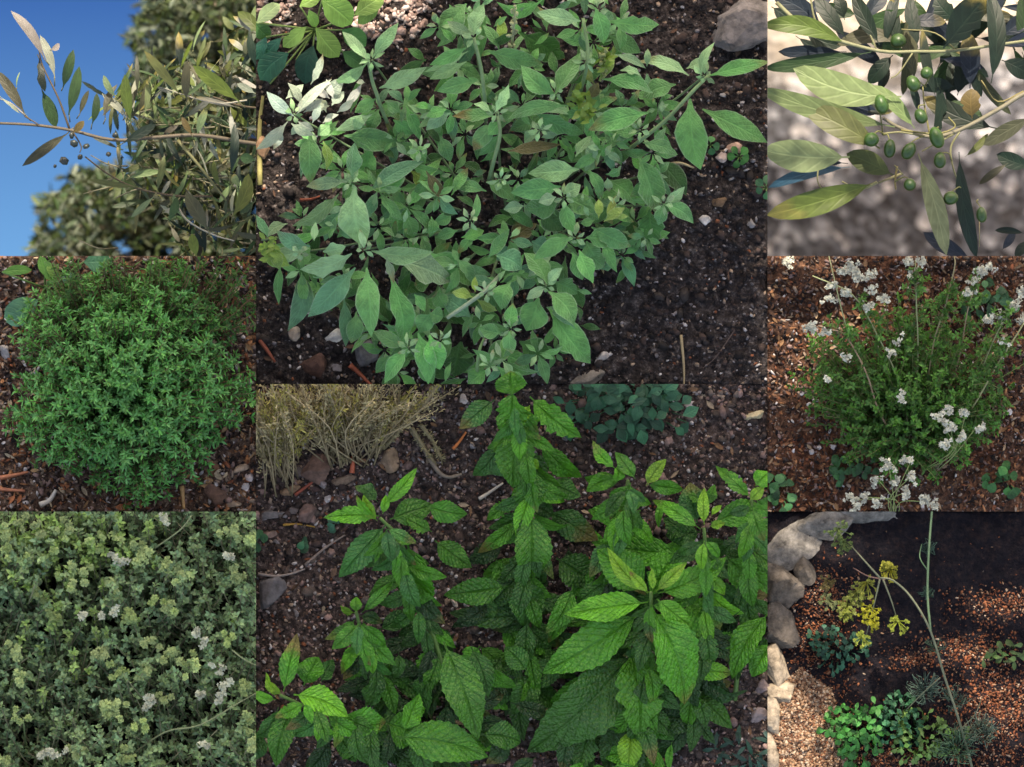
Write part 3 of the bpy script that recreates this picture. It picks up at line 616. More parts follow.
sage+=X5(256,250,5.683,[(545,20,250,110,26,z4,'p'),(565,100,295,380,28,z3,'t'),(260,100,180,460,24,z2,'t'),(630,100,655,495,29,z4,'b'),(760,130,830,570,27,z3,'b'),(740,40,785,190,9,z4,'p'),(790,50,1110,180,36,z3,'p'),
 (500,270,510,550,15,z2,'t'),(570,350,540,530,20,z2,'g'),(860,550,670,460,17,z3,'g'),(860,560,730,757,19,z3,'b'),(760,600,680,700,15,z2,'g'),(920,470,980,765,24,z3,'b'),(1000,360,930,470,22,z3,'g'),(900,250,960,350,12,z3,'b'),
 (860,320,900,440,14,z2,'g'),(140,80,130,310,10,z2,'g'),(30,20,190,90,20,z3,'y'),(100,0,130,110,14,z3,'y'),(700,250,760,420,16,z1,'d'),(340,230,240,320,20,z1,'g'),(960,520,1040,640,24,z2,'g'),(1000,180,900,200,22,z1,'d')])
sage+=X5(426,250,5.683,[(400,30,545,110,27,z3,'t'),(690,195,555,15,25,z4,'b'),(695,190,775,100,11,z4,'p'),(680,215,570,280,11,z4,'p'),(695,235,840,430,28,z4,'b'),(700,330,935,645,34,z2,'b'),(730,180,860,250,24,z2,'g'),
 (640,270,570,460,34,z3,'g'),(480,180,430,340,24,z3,'g'),(480,440,495,300,16,z4,'b'),(475,460,490,590,16,z4,'b'),(430,470,300,440,18,z3,'g'),(530,520,720,600,30,z2,'d'),(330,620,500,540,24,z2,'g'),(440,590,590,680,26,z1,'g'),
 (400,660,580,767,19,z3,'b'),(270,270,145,240,12,z3,'y'),(280,240,280,150,7,z3,'y'),(290,280,405,345,11,z3,'y'),(20,20,180,170,34,z2,'g'),(20,360,100,380,20,z3,'g'),(20,480,80,680,26,z3,'b'),(200,520,160,720,38,z1,'d'),
 (350,680,240,770,22,z2,'b'),(870,0,950,190,20,z4,'b'),(830,10,890,170,20,z3,'g'),(250,380,90,260,26,z2,'t'),(170,100,280,200,20,z1,'g'),(400,380,240,420,22,z2,'d'),(0,600,40,760,20,z2,'b'),(860,200,890,330,16,z1,'d'),(70,230,120,330,22,z2,'g'),(930,20,1010,100,22,z2,'g')])
spoly=[(305,130),(345,110),(400,90),(440,20),(520,-30),(600,-30),(640,60),(668,110),(680,205),(650,235),(635,262),(600,280),(580,330),(540,370),(450,395),(395,385),(360,330),(300,290),(275,260),(300,210),(330,170)]
SC=[(372,60),(294,114),(475,38),(497,113),(556,92),(598,10),(586,62),(704,76),(640,130),(615,205),(664,204),(564,198),(575,238),(351,182),(364,250),(300,252),(546,286),(486,292),(511,328),(408,348),(440,340),(490,365),(540,130),(500,180),(420,150),(470,220),(660,170),(262,240),(590,100),(430,300),(510,258)]
fl=rpoly(spoly,300); fills=[]
for x_,y_ in rpoly(spoly,78):
    a0=rng.uniform(0,6.28); zz=rng.uniform(.03,.085); L0=rng.uniform(21,38)
    for k in range(8):
        an=a0+k*1.5708+(k//4)*.785+rng.normal(0,.2); ln=L0*(1.0 if k<4 else .6)*rng.uniform(.75,1.15)
        if math.sin(an)<-.2: ln*=.8
        fills.append((x_+math.cos(an)*2,y_+math.sin(an)*2,x_+math.cos(an)*ln,y_+math.sin(an)*ln,ln*rng.uniform(.30,.42),zz+(.008 if k>3 else 0),(('g','b','g','t') if k<4 else ('p','g','p','g'))[k%4]))
for x_,y_ in fl:
    an=rng.uniform(0,6.283); ln=rng.uniform(14,38)
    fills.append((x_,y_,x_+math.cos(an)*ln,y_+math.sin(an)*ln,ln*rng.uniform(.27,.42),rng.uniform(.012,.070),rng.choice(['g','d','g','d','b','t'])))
for c in SC[:26]:
    a0=rng.uniform(0,6.28)
    for k in range(7):
        an=a0+k*1.05; ln=rng.uniform(7,15); fills.append((c[0]+math.cos(an)*2,c[1]+math.sin(an)*2,c[0]+math.cos(an)*ln,c[1]+math.sin(an)*ln-2,rng.uniform(3.5,6),.112 if k%2 else .106,'p'))
sroot=thing('sage_plant',P(500,250,0),'big soft grey green sage bush spreading over dark soil, upper middle','sage plant')
groups_build(sroot,sage+fills,SC,M_sage,'sage','ovate',TS,None,name='shoot',nu=9,nv=5,fold=.28,arch=.12,wav=.22)
st=(.12,.20,.10)
for c in SC:
    mb=MB(); zc=.08 if (c[0],c[1])!=(430,300) else .05
    bx=500+(c[0]-500)*.25+rng.uniform(-20,20); by=230+(c[1]-230)*.25+rng.uniform(-20,20)
    tube(mb,[P(bx,by,-.004),P(bx*.6+c[0]*.4,by*.6+c[1]*.4-2,.012),P(c[0]*.85+bx*.15,c[1]*.85+by*.15,.035),P(c[0],c[1],zc-.005)],.0015,.0010,np.array(st)*.8)
    mb.build('stem',M_stem,sroot,'sage')
def stemx(root,pts,r,tint,panel,name='stem',r1=None):
    mb=MB(); tube(mb,[P(*p) for p in pts],r,r1,tint); return mb.build(name,M_stem,root,panel)
stemx(sroot,[(368,58,.105),(372,80,.09),(377,95,.085),(382,110,.07),(395,140,.03)],.0017,(.13,.22,.10),'sage',r1=.0022)
stemx(sroot,[(474,38,.11),(481,68,.10),(484,92,.09),(486,120,.05)],.0017,(.13,.22,.10),'sage',r1=.0022)
stemx(sroot,[(498,116,.09),(500,135,.09),(494,160,.08),(489,180,.05)],.0017,(.13,.22,.10),'sage',r1=.0022)
stemx(sroot,[(583,18,.105),(588,50,.105),(586,70,.10),(580,92,.06)],.0017,(.13,.22,.10),'sage',r1=.0022)
stemx(sroot,[(710,74,.10),(692,92,.11),(668,118,.10),(646,136,.09),(618,158,.05)],.0017,(.13,.22,.10),'sage',r1=.0022)
stemx(sroot,[(447,318,.09),(466,305,.095),(486,290,.095),(503,272,.06)],.0020,(.19,.26,.17),'sage',r1=.0022)
stemx(sroot,[(477,372,.06),(479,352,.07),(484,338,.06)],.0022,(.13,.24,.10),'sage')
# flower bud spikes
def budspike(root,pts,tint,panel,n=26,sz=.0028):
    mb=MB(); q=np.array([P(*p) for p in pts]); tube(mb,q,.0014,.0010,tint)
    t=rng.uniform(0,1,n); c=np.stack([np.interp(t,np.linspace(0,1,len(q)),q[:,i]) for i in range(3)],-1)+rng.normal(0,.0022,(n,3))
    chips(mb,c,sz*rng.uniform(.6,1.2,n),np.array(tint)*rng.uniform(.7,1.3,(n,1)),(1,.6,.6)); mb.build('bud_spike',M_petal,root,panel)
budspike(sroot,[(512,44,.08),(514,25,.10),(515,8,.11)],(.30,.34,.18),'sage')
budspike(sroot,[(603,78,.08),(602,60,.10),(606,48,.11)],(.26,.30,.12),'sage')
for c in ((268,248),(581,100),(605,60),(586,110)):
    mb=MB(); n_=26; q=np.array([P(c[0],c[1],.095)]*n_)+rng.normal(0,.0045,(n_,3)); D=rng.normal(0,1,(n_,3)); D[:,2]=abs(D[:,2])
    sleaves(mb,q,D,np.array([[0,0,1.]]*n_)+rng.normal(0,.5,(n_,3)),.010,.0055,np.array([.14,.24,.045])*rng.uniform(.7,1.2,(n_,1))); mb.build('bud',M_small,sroot,'sage')

# broad-leaved weeds behind the sage
TW={'b':(.16,.30,.07),'g':(.05,.17,.05),'t':(.02,.115,.075),'w':(.30,.42,.22),'d':(.016,.07,.045)}
wl=[(316,28,339,57,23,.04,'b'),(306,27,283,47,15,.04,'b'),(288,53,260,80,25,.035,'t'),(281,38,262,60,13,.03,'t'),(266,37,255,60,13,.03,'t'),(313,46,305,84,23,.012,'d'),(322,0,352,24,28,.045,'b'),(355,15,384,-4,20,.04,'b'),
 (342,30,366,46,21,.03,'g'),(343,52,362,66,17,.02,'g'),(257,23,280,4,15,.045,'w'),(254,22,270,38,17,.03,'g'),(309,10,316,27,11,.045,'b'),(270,84,268,62,10,.01,'d'),(300,6,320,-6,14,.03,'b'),(380,6,358,24,14,.03,'b'),(296,60,318,78,12,.01,'d')]
wr=thing('broadleaf_weed',P(315,30,0),'low round leaved weed in the sun behind the sage','weed')
mb=MB(); 
for l_ in wl: leaf(mb,P(l_[0],l_[1],l_[5]),P(l_[2],l_[3],l_[5]-.006),l_[4]/1000,TW[l_[6]],prof='oval',fold=.15,arch=.06,nu=8)
mb.build('foliage',M_weed,wr,'sage')
mb=MB()
for l_ in wl: tube(mb,[P(315,30,0),P((315+l_[0])/2,(30+l_[1])/2,l_[5]*.7),P(l_[0],l_[1],l_[5])],.0012,.0008,(.14,.22,.07))
mb.build('stem',M_stem,wr,'sage')
def rosette(name,cx,cy,z,n,ln,wd,tint,label,cat,key,panel,prof='oval',group=None):
    r=thing(name,P(cx,cy,0),label,cat,group); mb=MB(); ms=MB()
    for k in range(n):
        an=k*6.283/n+rng.uniform(-.3,.3); l_=ln*rng.uniform(.75,1.15)
        b0=P(cx+math.cos(an)*ln*.35,cy+math.sin(an)*ln*.35,z); leaf(mb,b0,P(cx+math.cos(an)*l_*1.3,cy+math.sin(an)*l_*1.3,z*.7),wd/1000*rng.uniform(.8,1.2),tint,prof=prof,nu=7,fold=.15)
        tube(ms,[P(cx,cy,-.002),P(cx+math.cos(an)*ln*.2,cy+math.sin(an)*ln*.2,z*.8),b0],.0008,.0006,(.1,.18,.06),k=4,sub=2)
    mb.build('foliage',M_weed,r,panel); ms.build('stem',M_stem,r,panel); return r
rosette('clover_seedling',739,157,.010,6,9,8,(.035,.17,.04),'little green clover seedling right of the sage','seedling','sage','sage')
rosette('clover_seedling',766,188,.010,5,10,9,(.03,.13,.06),'dark green seedling cut by the right rim of the sage bed','seedling','sage','sage')
rosette('clover_seedling',710,145,.010,4,8,8,(.03,.14,.05),'tiny seedling beside the hanging bright leaf','seedling','sage','sage')

# ------------------------------------------------------------------ MINT
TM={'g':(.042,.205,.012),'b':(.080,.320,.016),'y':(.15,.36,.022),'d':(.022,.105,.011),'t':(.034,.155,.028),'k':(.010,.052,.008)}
mint=[]
mint+=X5(426,370,5.683,[(495,150,480,5,36,z4,'g'),(490,110,455,400,36,z4+.01,'g'),(390,170,190,335,26,z3,'t'),(590,150,885,385,30,z3,'g'),(530,320,495,670,44,z3+.01,'g'),(430,410,265,600,22,z2,'t'),(640,410,885,610,26,z2,'g'),
 (600,540,575,810,40,z3,'g'),(700,640,880,720,26,z2,'d'),(590,200,560,300,14,z4,'y'),(570,500,640,560,12,z3,'y')])
mint+=X5(426,500,5.683,[(520,-10,345,115,18,z2,'g'),(540,110,295,300,18,z2,'g'),(600,60,600,450,42,z3,'g'),(560,440,555,720,46,z2,'d'),(690,60,980,230,34,z2,'d'),(740,330,960,480,40,z1,'d'),(835,490,680,760,26,z2,'g'),
 (470,490,100,540,31,z2,'g'),(570,650,130,640,27,z1,'d'),(620,30,720,90,26,z2,'d'),(700,450,600,560,22,z1,'k'),(0,30,235,80,26,z3,'g'),(50,230,260,385,27,z2,'g'),(560,500,740,640,30,z1,'d')])
mint+=X5(256,370,5.683,[(725,767,915,555,16,z4,'b'),(690,750,560,660,22,z3,'t')])
mint+=X5(256,500,5.683,[(700,90,385,100,20,z4,'b'),(690,120,610,-30,13,z4,'y'),(680,100,570,-30,10,z4,'b'),(720,80,740,-30,9,z4,'b'),(740,140,470,440,31,z3,'t'),(760,110,1010,30,30,z3,'g'),(860,240,960,670,46,z3,'g'),(1000,180,850,100,18,z3,'g'),
 (560,640,480,600,10,z3,'y'),(570,640,570,550,12,z3,'b'),(600,640,780,460,12,z3,'g'),(560,680,460,800,16,z2,'g'),(610,680,640,860,16,z2,'g'),(590,660,720,700,14,z2,'d'),(700,740,900,640,22,z1,'d')])
mint+=X5(256,632,4.0,[(750,40,890,430,44,z3,'g'),(735,90,675,240,20,z2,'g'),(860,60,930,260,26,z2,'d'),(660,20,400,110,18,z1,'k'),(430,30,430,170,18,z2,'t'),(510,40,490,190,16,z2,'g'),(570,80,550,190,16,z2,'d'),(620,100,620,220,18,z1,'k'),
 (110,240,165,5,22,z4,'g'),(190,215,250,100,32,z3,'g'),(260,200,310,110,20,z2,'t'),(80,260,40,160,10,z4,'y'),(80,270,-20,235,12,z4,'b'),(100,250,60,200,9,z4,'y'),(90,300,-10,420,22,z3,'t'),(150,300,80,540,28,z3,'g'),(180,290,60,430,24,z3,'b'),
 (150,250,370,340,32,z4,'b'),(250,340,270,420,16,z3,'y'),(340,330,520,360,42,z3,'g'),(460,310,500,170,26,z2,'t'),(520,360,680,390,42,z2,'g'),(590,400,655,245,26,z3,'g'),(560,420,930,500,46,z3,'g'),(900,410,1060,440,32,z2,'d'),
 (330,410,400,520,24,z1,'g'),(430,420,500,540,30,z1,'d'),(940,140,1040,220,22,z2,'g'),(860,300,1000,230,20,z1,'k'),(300,430,200,560,24,z1,'k'),(20,400,-30,520,30,z2,'t'),(700,470,560,560,34,z1,'d')])
mint+=X5(588,500,5.683,[(345,525,235,405,10,z4+.03,'y'),(370,515,365,385,8,z4+.03,'y'),(340,530,110,270,18,z4+.02,'y'),(385,520,560,355,13,z4+.02,'y'),(340,580,-135,650,33,z4,'b'),(395,530,790,325,32,z4,'b'),(390,560,595,720,24,z4+.01,'b'),
 (330,520,50,280,44,z3,'g'),(540,310,20,240,36,z2,'g'),(340,580,620,200,36,z2,'g'),(780,320,1030,500,40,z3,'g'),(690,460,870,610,30,z2,'t'),(560,550,740,780,48,z2,'g'),(570,270,830,280,26,z2,'d'),
 (640,165,365,0,17,z4,'b'),(660,140,660,-70,12,z4,'y'),(700,90,760,30,7,z4,'y'),(690,150,780,130,9,z4,'y'),(700,130,1030,60,30,z3,'g'),(620,130,580,-100,32,z2,'t'),(600,180,430,100,30,z2,'d'),(420,0,400,160,8,z2,'b'),
 (850,160,1030,260,36,z2,'g'),(200,40,130,120,34,z2,'g'),(300,60,0,60,30,z2,'g'),(640,180,440,200,26,z2,'d'),(720,600,640,740,34,z1,'d')])
mint+=X5(512,632,4.0,[(555,-100,690,290,58,z4,'g'),(520,-80,120,165,48,z3,'g'),(500,60,60,480,66,z2,'d'),(470,60,510,430,54,z2+.01,'g'),(480,380,460,560,28,z1+.01,'y'),(700,150,880,165,22,z2,'b'),(620,250,880,200,40,z1,'d'),(560,340,760,350,40,z1,'k'),
 (1030,-80,880,190,34,z2,'g'),(1040,40,960,180,28,z2,'g'),(790,-20,700,120,30,z2,'g'),(640,440,630,560,8,z2,'g'),(320,380,270,560,34,z1,'d'),(60,160,-30,60,26,z2,'d'),(30,100,-60,300,30,z1,'d'),(110,150,0,330,30,z1,'d'),(820,0,900,60,20,z2,'g'),(200,100,60,220,30,z1,'d'),(420,330,380,560,30,z1,'d')])
mint+=X5(588,370,5.683,[(155,560,25,400,15,z4,'b'),(270,620,155,465,18,z4,'g'),(330,660,445,505,17,z4,'y'),(170,600,-10,690,20,z3,'b'),(200,620,-20,610,18,z3,'g'),(330,650,540,680,17,z3,'g'),(240,640,200,820,38,z3,'g'),(150,640,170,540,14,z4,'b'),
 (930,730,725,545,17,z4,'b'),(950,660,1030,580,22,z4,'b'),(960,740,1040,820,30,z3,'g'),(560,700,680,820,28,z2,'g'),(650,767,720,650,14,z3,'g'),(920,740,1000,660,12,z4,'y')])
mpoly=[(420,610),(470,600),(505,520),(560,520),(600,560),(680,560),(750,560),(760,640),(690,690),(650,770),(400,775),(360,740),(400,690)]
MC=[(513,392),(521,425),(530,470),(530,520),(525,584),(380,518),(408,545),(430,610),(445,650),(356,612),(284,692),(330,715),(400,730),(650,590),(652,600),(640,650),(703,525),(720,560),(700,600),(625,480),(750,495),(760,620),(560,560),(690,670),(640,720),(560,660)]
fl=rpoly(mpoly,120); fills=[]
for x_,y_ in fl:
    an=rng.uniform(0,6.283); ln=rng.uniform(26,50)
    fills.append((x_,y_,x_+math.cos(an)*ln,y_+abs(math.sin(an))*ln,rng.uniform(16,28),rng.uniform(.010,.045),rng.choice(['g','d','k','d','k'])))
MSTEM=[([(513,400),(522,430),(530,475),(531,530),(527,600),(530,690)],11),([(384,525),(402,550),(412,590),(435,650),(450,710)],9),([(651,600),(650,640),(640,700),(632,750)],8),([(704,535),(706,580),(700,650),(690,720)],8),([(628,485),(622,520),(605,600),(590,680)],9),([(752,500),(748,560),(740,640)],6),([(300,700),(330,715),(380,725),(440,745)],6),([(358,620),(368,650),(400,700)],6)]
for pts,nn in MSTEM:
    nn=int(nn*1.5)
    q=np.array(pts,float)
    for k in range(nn):
        t=(k+.5)/nn; x_=np.interp(t*(len(q)-1),range(len(q)),q[:,0]); y_=np.interp(t*(len(q)-1),range(len(q)),q[:,1]); zz=.098*(1-t)+.028
        for an in (rng.uniform(.2,1.0),rng.uniform(2.1,2.9),rng.uniform(1.2,1.9)):
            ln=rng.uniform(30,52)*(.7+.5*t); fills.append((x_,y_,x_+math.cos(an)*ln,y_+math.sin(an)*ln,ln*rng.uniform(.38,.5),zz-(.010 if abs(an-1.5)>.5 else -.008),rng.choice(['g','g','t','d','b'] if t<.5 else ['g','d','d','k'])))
mroot=thing('mint_plant',P(540,700,0),'tall bright green mint with crinkled toothed leaves, lower middle','mint plant')
groups_build(mroot,mint+fills,MC,M_mint,'mint','mint',TM,None,name='shoot',nu=25,nv=7,fold=.26,arch=.12,serr=.045,wav=.22)
for pts in ([(512,398,.11),(522,430,.10),(530,475,.09),(531,530,.07),(527,600,.04),(530,700,.0)],[(380,518,.10),(400,540,.09),(412,580,.075),(435,640,.06),(450,700,.03),(455,745,0)],
            [(651,592,.12),(650,640,.09),(640,700,.05),(630,760,0)],[(704,528,.10),(706,570,.08),(700,640,.04),(690,720,0)],[(628,480,.09),(622,520,.07),(605,600,.03),(590,690,0)],[(752,495,.09),(748,560,.06),(740,640,.03),(735,700,0)],
            [(280,695,.10),(320,712,.08),(380,725,.06),(450,745,.02),(470,760,0)],[(356,612,.08),(368,650,.05),(400,700,.03),(430,750,0)]):
    stemx(mroot,[(x,y,z*.86) for x,y,z in pts],.0017,(.08,.16,.04),'mint',r1=.0026)

# blue-green weed behind the mint
def weedpatch(name,cx,cy,rx,ry,n,ln,wd,tint,label,key,panel,z=.04,mat=None,cat='weed',prof='oval'):
    r=thing(name,P(cx,cy,0),label,cat); mb=MB(); ms=MB()
    for k in range(n):
        a_=rng.uniform(0,6.283); q=rng.uniform(0,1)**.55*(1+.25*math.sin(a_*3+cx)); x_=cx+math.cos(a_)*rx*q; y_=cy+math.sin(a_)*ry*q; zz=z*(1.1-q*.6)*rng.uniform(.7,1.1)
        an=a_+rng.normal(0,1.4); l_=ln*rng.uniform(.7,1.3)
        leaf(mb,P(x_,y_,zz),P(x_+math.cos(an)*l_,y_+math.sin(an)*l_,max(zz-.004,.002)),wd/1000*rng.uniform(.75,1.25),np.array(tint)*rng.uniform(.5,1.5),prof=prof,nu=6,nv=3,fold=.2)
        tube(ms,[P(cx+(x_-cx)*.8,cy+(y_-cy)*.8,-.002),P(cx+(x_-cx)*.93,cy+(y_-cy)*.93,zz*.6),P(x_,y_,zz)],.0008,.0005,np.array(tint)*1.2,k=4,sub=2)
    mb.build('foliage',mat or M_weed,r,panel); ms.build('stem',M_stem,r,panel); return r
weedpatch('broadleaf_weed',628,400,58,38,120,15,10,(.020,.095,.050),'blue green leafy weed on the gravelly soil behind the mint','mint','minto',prof='ovate')
weedpatch('broadleaf_weed',306,540,4,4,4,8,9,(.03,.13,.06),'tiny round green seedling left of the mint','mint','minto',z=.006,cat='seedling')
weedpatch('broadleaf_weed',258,541,5,6,5,9,9,(.03,.12,.05),'small green seedling at the left rim of the mint bed','mint','minto',z=.006,cat='seedling')
weedpatch('broadleaf_weed',334,524,5,4,4,8,8,(.03,.12,.07),'small bluish seedling under the left mint tip','mint','minto',z=.006,cat='seedling')
weedpatch('broadleaf_weed',738,752,34,18,26,14,4,(.012,.05,.035),'dark feathery weed in the shaded lower right corner of the mint bed','mint','minto',z=.012)

# dry straw shrub
def dryshrub():
    r=thing('dry_shrub',P(345,455,0),'dry straw coloured shrub of thin bare twigs behind the mint','dry shrub')
    ms=MB(); mf=MB()
    for k in range(150):
        side=rng.uniform()
        if side<.38: bx,by=rng.uniform(262,300),rng.uniform(450,500); tx,ty=bx+rng.normal(-8,22),rng.uniform(376,430)
        else: bx,by=rng.uniform(325,380),rng.uniform(440,468); tx,ty=bx+rng.normal(-4,42),rng.uniform(370,410)
        h=rng.uniform(.03,.09); mx_=(bx+tx)/2+rng.normal(0,8); my_=(by+ty)/2+rng.normal(0,4)
        tint=np.array((.34,.27,.16))*rng.uniform(.55,1.35)
        q=np.array([P(bx,by,0),P(mx_,my_,h*.6),P(tx,ty,h)])
        tube(ms,q,.0008,.0004,tint,k=4,sub=3)
        n_=80; t=rng.uniform(.3,1,n_)[:,None]; c=(1-t)**2*q[0]+2*t*(1-t)*q[1]+t*t*q[2]+rng.normal(0,.0022,(n_,3))
        D=nrm(q[2]-q[0])+rng.normal(0,.6,(n_,3)); yy=np.array((.40,.34,.18)) if rng.uniform()<.75 else np.array((.36,.33,.09))
        sleaves(mf,c,D,rng.normal(0,1,(n_,3)),rng.uniform(.004,.007,n_),.0016,yy*rng.uniform(.5,1.3,(n_,1)))
    for pts in ([(384,448,.004),(400,430,.03),(420,410,.05),(438,384,.06)],[(300,405,.05),(318,430,.03),(345,462,.006)],[(380,450,.004),(395,420,.03),(400,390,.04)],[(412,428,.02),(424,448,.01),(436,465,.004)],[(421,425,.02),(432,440,.01),(442,460,.004)]):
        tube(ms,[P(*p) for p in pts],.0022,.0013,(.22,.18,.10)); q=np.array([P(*p) for p in pts]); n_=90; t=rng.uniform(0,1,n_)
        c=np.stack([np.interp(t,np.linspace(0,1,len(q)),q[:,i]) for i in range(3)],-1); sleaves(mf,c,rng.normal(0,1,(n_,3)),rng.normal(0,1,(n_,3)),.006,.0015,np.array((.30,.27,.14))*rng.uniform(.5,1.3,(n_,1)))
    ms.build('stem',M_stem,r,'minto'); mf.build('foliage',M_petal,r,'minto')
dryshrub()

# ------------------------------------------------------------------ sprig based herbs
def sprigs(mf,ms,B,T,mid,nl,L_,W_,tint,t0=.35,star=6,wob=.12,stemr=.0008,stemc=(.12,.13,.06),spread=.9,starL=1.15,stint=None,zup=.5):
    """B,T,mid (n,3) curves; leaves in pairs on t0..1 plus star at tip"""
    n=len(B)
    for k in range(nl):
        t=np.clip(t0+(1-t0)*(k+rng.uniform(0,1,(n,1)))/nl,0,1)
        p=(1-t)**2*B+2*t*(1-t)*mid+t*t*T; d=nrm(2*(1-t)*(mid-B)+2*t*(T-mid))
        r=nrm(np.cross(d,rng.normal(size=(n,3))))
        for s_ in (1,-1):
            D=nrm(r*s_*spread+d*.55+rng.normal(0,.38,(n,3)))
            Nn=d*.5+np.array([0,0,zup])+rng.normal(0,.25,(n,3))
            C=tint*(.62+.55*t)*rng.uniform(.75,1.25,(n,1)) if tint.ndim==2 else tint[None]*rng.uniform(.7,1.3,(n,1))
            sleaves(mf,p,D,Nn,L_*rng.uniform(.7,1.15,n),W_*rng.uniform(.8,1.15,n),C)
    d=nrm(T-mid)
    for k in range(star):
        a0=nrm(np.cross(d,np.array([[.3,.2,.9]]))); b0=np.cross(d,a0); th=k*6.283/star+rng.uniform(0,.6,(n,1))
        r=a0*np.cos(th)+b0*np.sin(th)
        C=(stint if stint is not None else tint*1.25)*rng.uniform(.8,1.25,(n,1))
        sleaves(mf,T-d*rng.uniform(0,.004,(n,1)),nrm(r+d*rng.uniform(.2,1.6,(n,1))+rng.normal(0,.3,(n,3))),d+rng.normal(0,.3,(n,3)),L_*starL*rng.uniform(.45,1.15,n),W_*rng.uniform(.9,1.1,n),C*np.ones((n,3)))
    for i in range(n): tube(ms,[B[i],mid[i],T[i]],stemr,stemr*.6,np.array(stemc)*rng.uniform(.6,1.4),k=4,sub=3)

# THYME bush
def thyme():
    r=thing('thyme_bush',P(128,400,0),'dense round deep green thyme bush with tiny pointed leaves','thyme bush')
    n=900
    # points on a dome seen from above
    a_=rng.uniform(0,2*np.pi,n); q=np.sqrt(rng.uniform(0,1,n)); 
    rx,ry=122,118; lump=1+.09*np.sin(a_*5+1)+.06*np.sin(a_*9)+rng.normal(0,.05,n)
    tx=128+rx*q*lump*np.cos(a_); ty=383+ry*q*lump*np.sin(a_); tz=.012+.10*np.sqrt(np.clip(1-(q*.97)**2,0,1))*rng.uniform(.8,1.12,n)
    bx=128+(tx-128)*.35; by=395+(ty-395)*.35
    T=PP(tx,ty,tz); B=PP(bx,by,0*tx-.002); mid=(B+T)/2+np.stack([(tx-128)*.00012,-(ty-383)*.00012,tz*.3],-1)
    tint=np.array((.050,.205,.042))
    tt=np.stack([tint]*n)*rng.uniform(.5,1.5,(n,1)); tt[:,0]*=rng.uniform(.8,1.5,n)
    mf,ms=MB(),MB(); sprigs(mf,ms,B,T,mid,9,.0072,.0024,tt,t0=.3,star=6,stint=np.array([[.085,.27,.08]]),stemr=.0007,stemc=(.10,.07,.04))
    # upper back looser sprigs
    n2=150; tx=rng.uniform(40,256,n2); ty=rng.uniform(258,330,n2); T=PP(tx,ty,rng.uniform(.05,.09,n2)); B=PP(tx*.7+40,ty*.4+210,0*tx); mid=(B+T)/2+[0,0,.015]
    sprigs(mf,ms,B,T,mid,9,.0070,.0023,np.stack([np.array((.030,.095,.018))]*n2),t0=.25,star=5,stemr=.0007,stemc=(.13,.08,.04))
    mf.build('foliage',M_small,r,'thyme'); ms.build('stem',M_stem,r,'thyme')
thyme()
rosetteL=[((45,262),(60,284),18,'b'),((52,278),(40,256),12,'b'),((2,272),(32,270),10,'b'),((38,300),(4,318),24,'t'),((40,312),(6,322),18,'t'),((66,270),(70,292),18,'t'),((84,262),(112,262),22,'t'),((60,284),(46,262),10,'y')]
wr=thing('broadleaf_weed',P(40,290,0),'pale broad leaved weed at the upper left of the thyme','weed'); mb=MB(); ms=MB()
for (b_,t_,w_,c_) in rosetteL:
    leaf(mb,P(*b_,.022),P(*t_,.02),w_/1000,{'b':(.10,.26,.05),'t':(.06,.17,.10),'y':(.14,.3,.05)}[c_],prof='oval',nu=8,fold=.15); tube(ms,[P(45,288,0),P(*b_,.022)],.0012,.0009,(.1,.2,.06))
mb.build('foliage',M_weed,wr,'thyme'); ms.build('stem',M_stem,wr,'thyme')

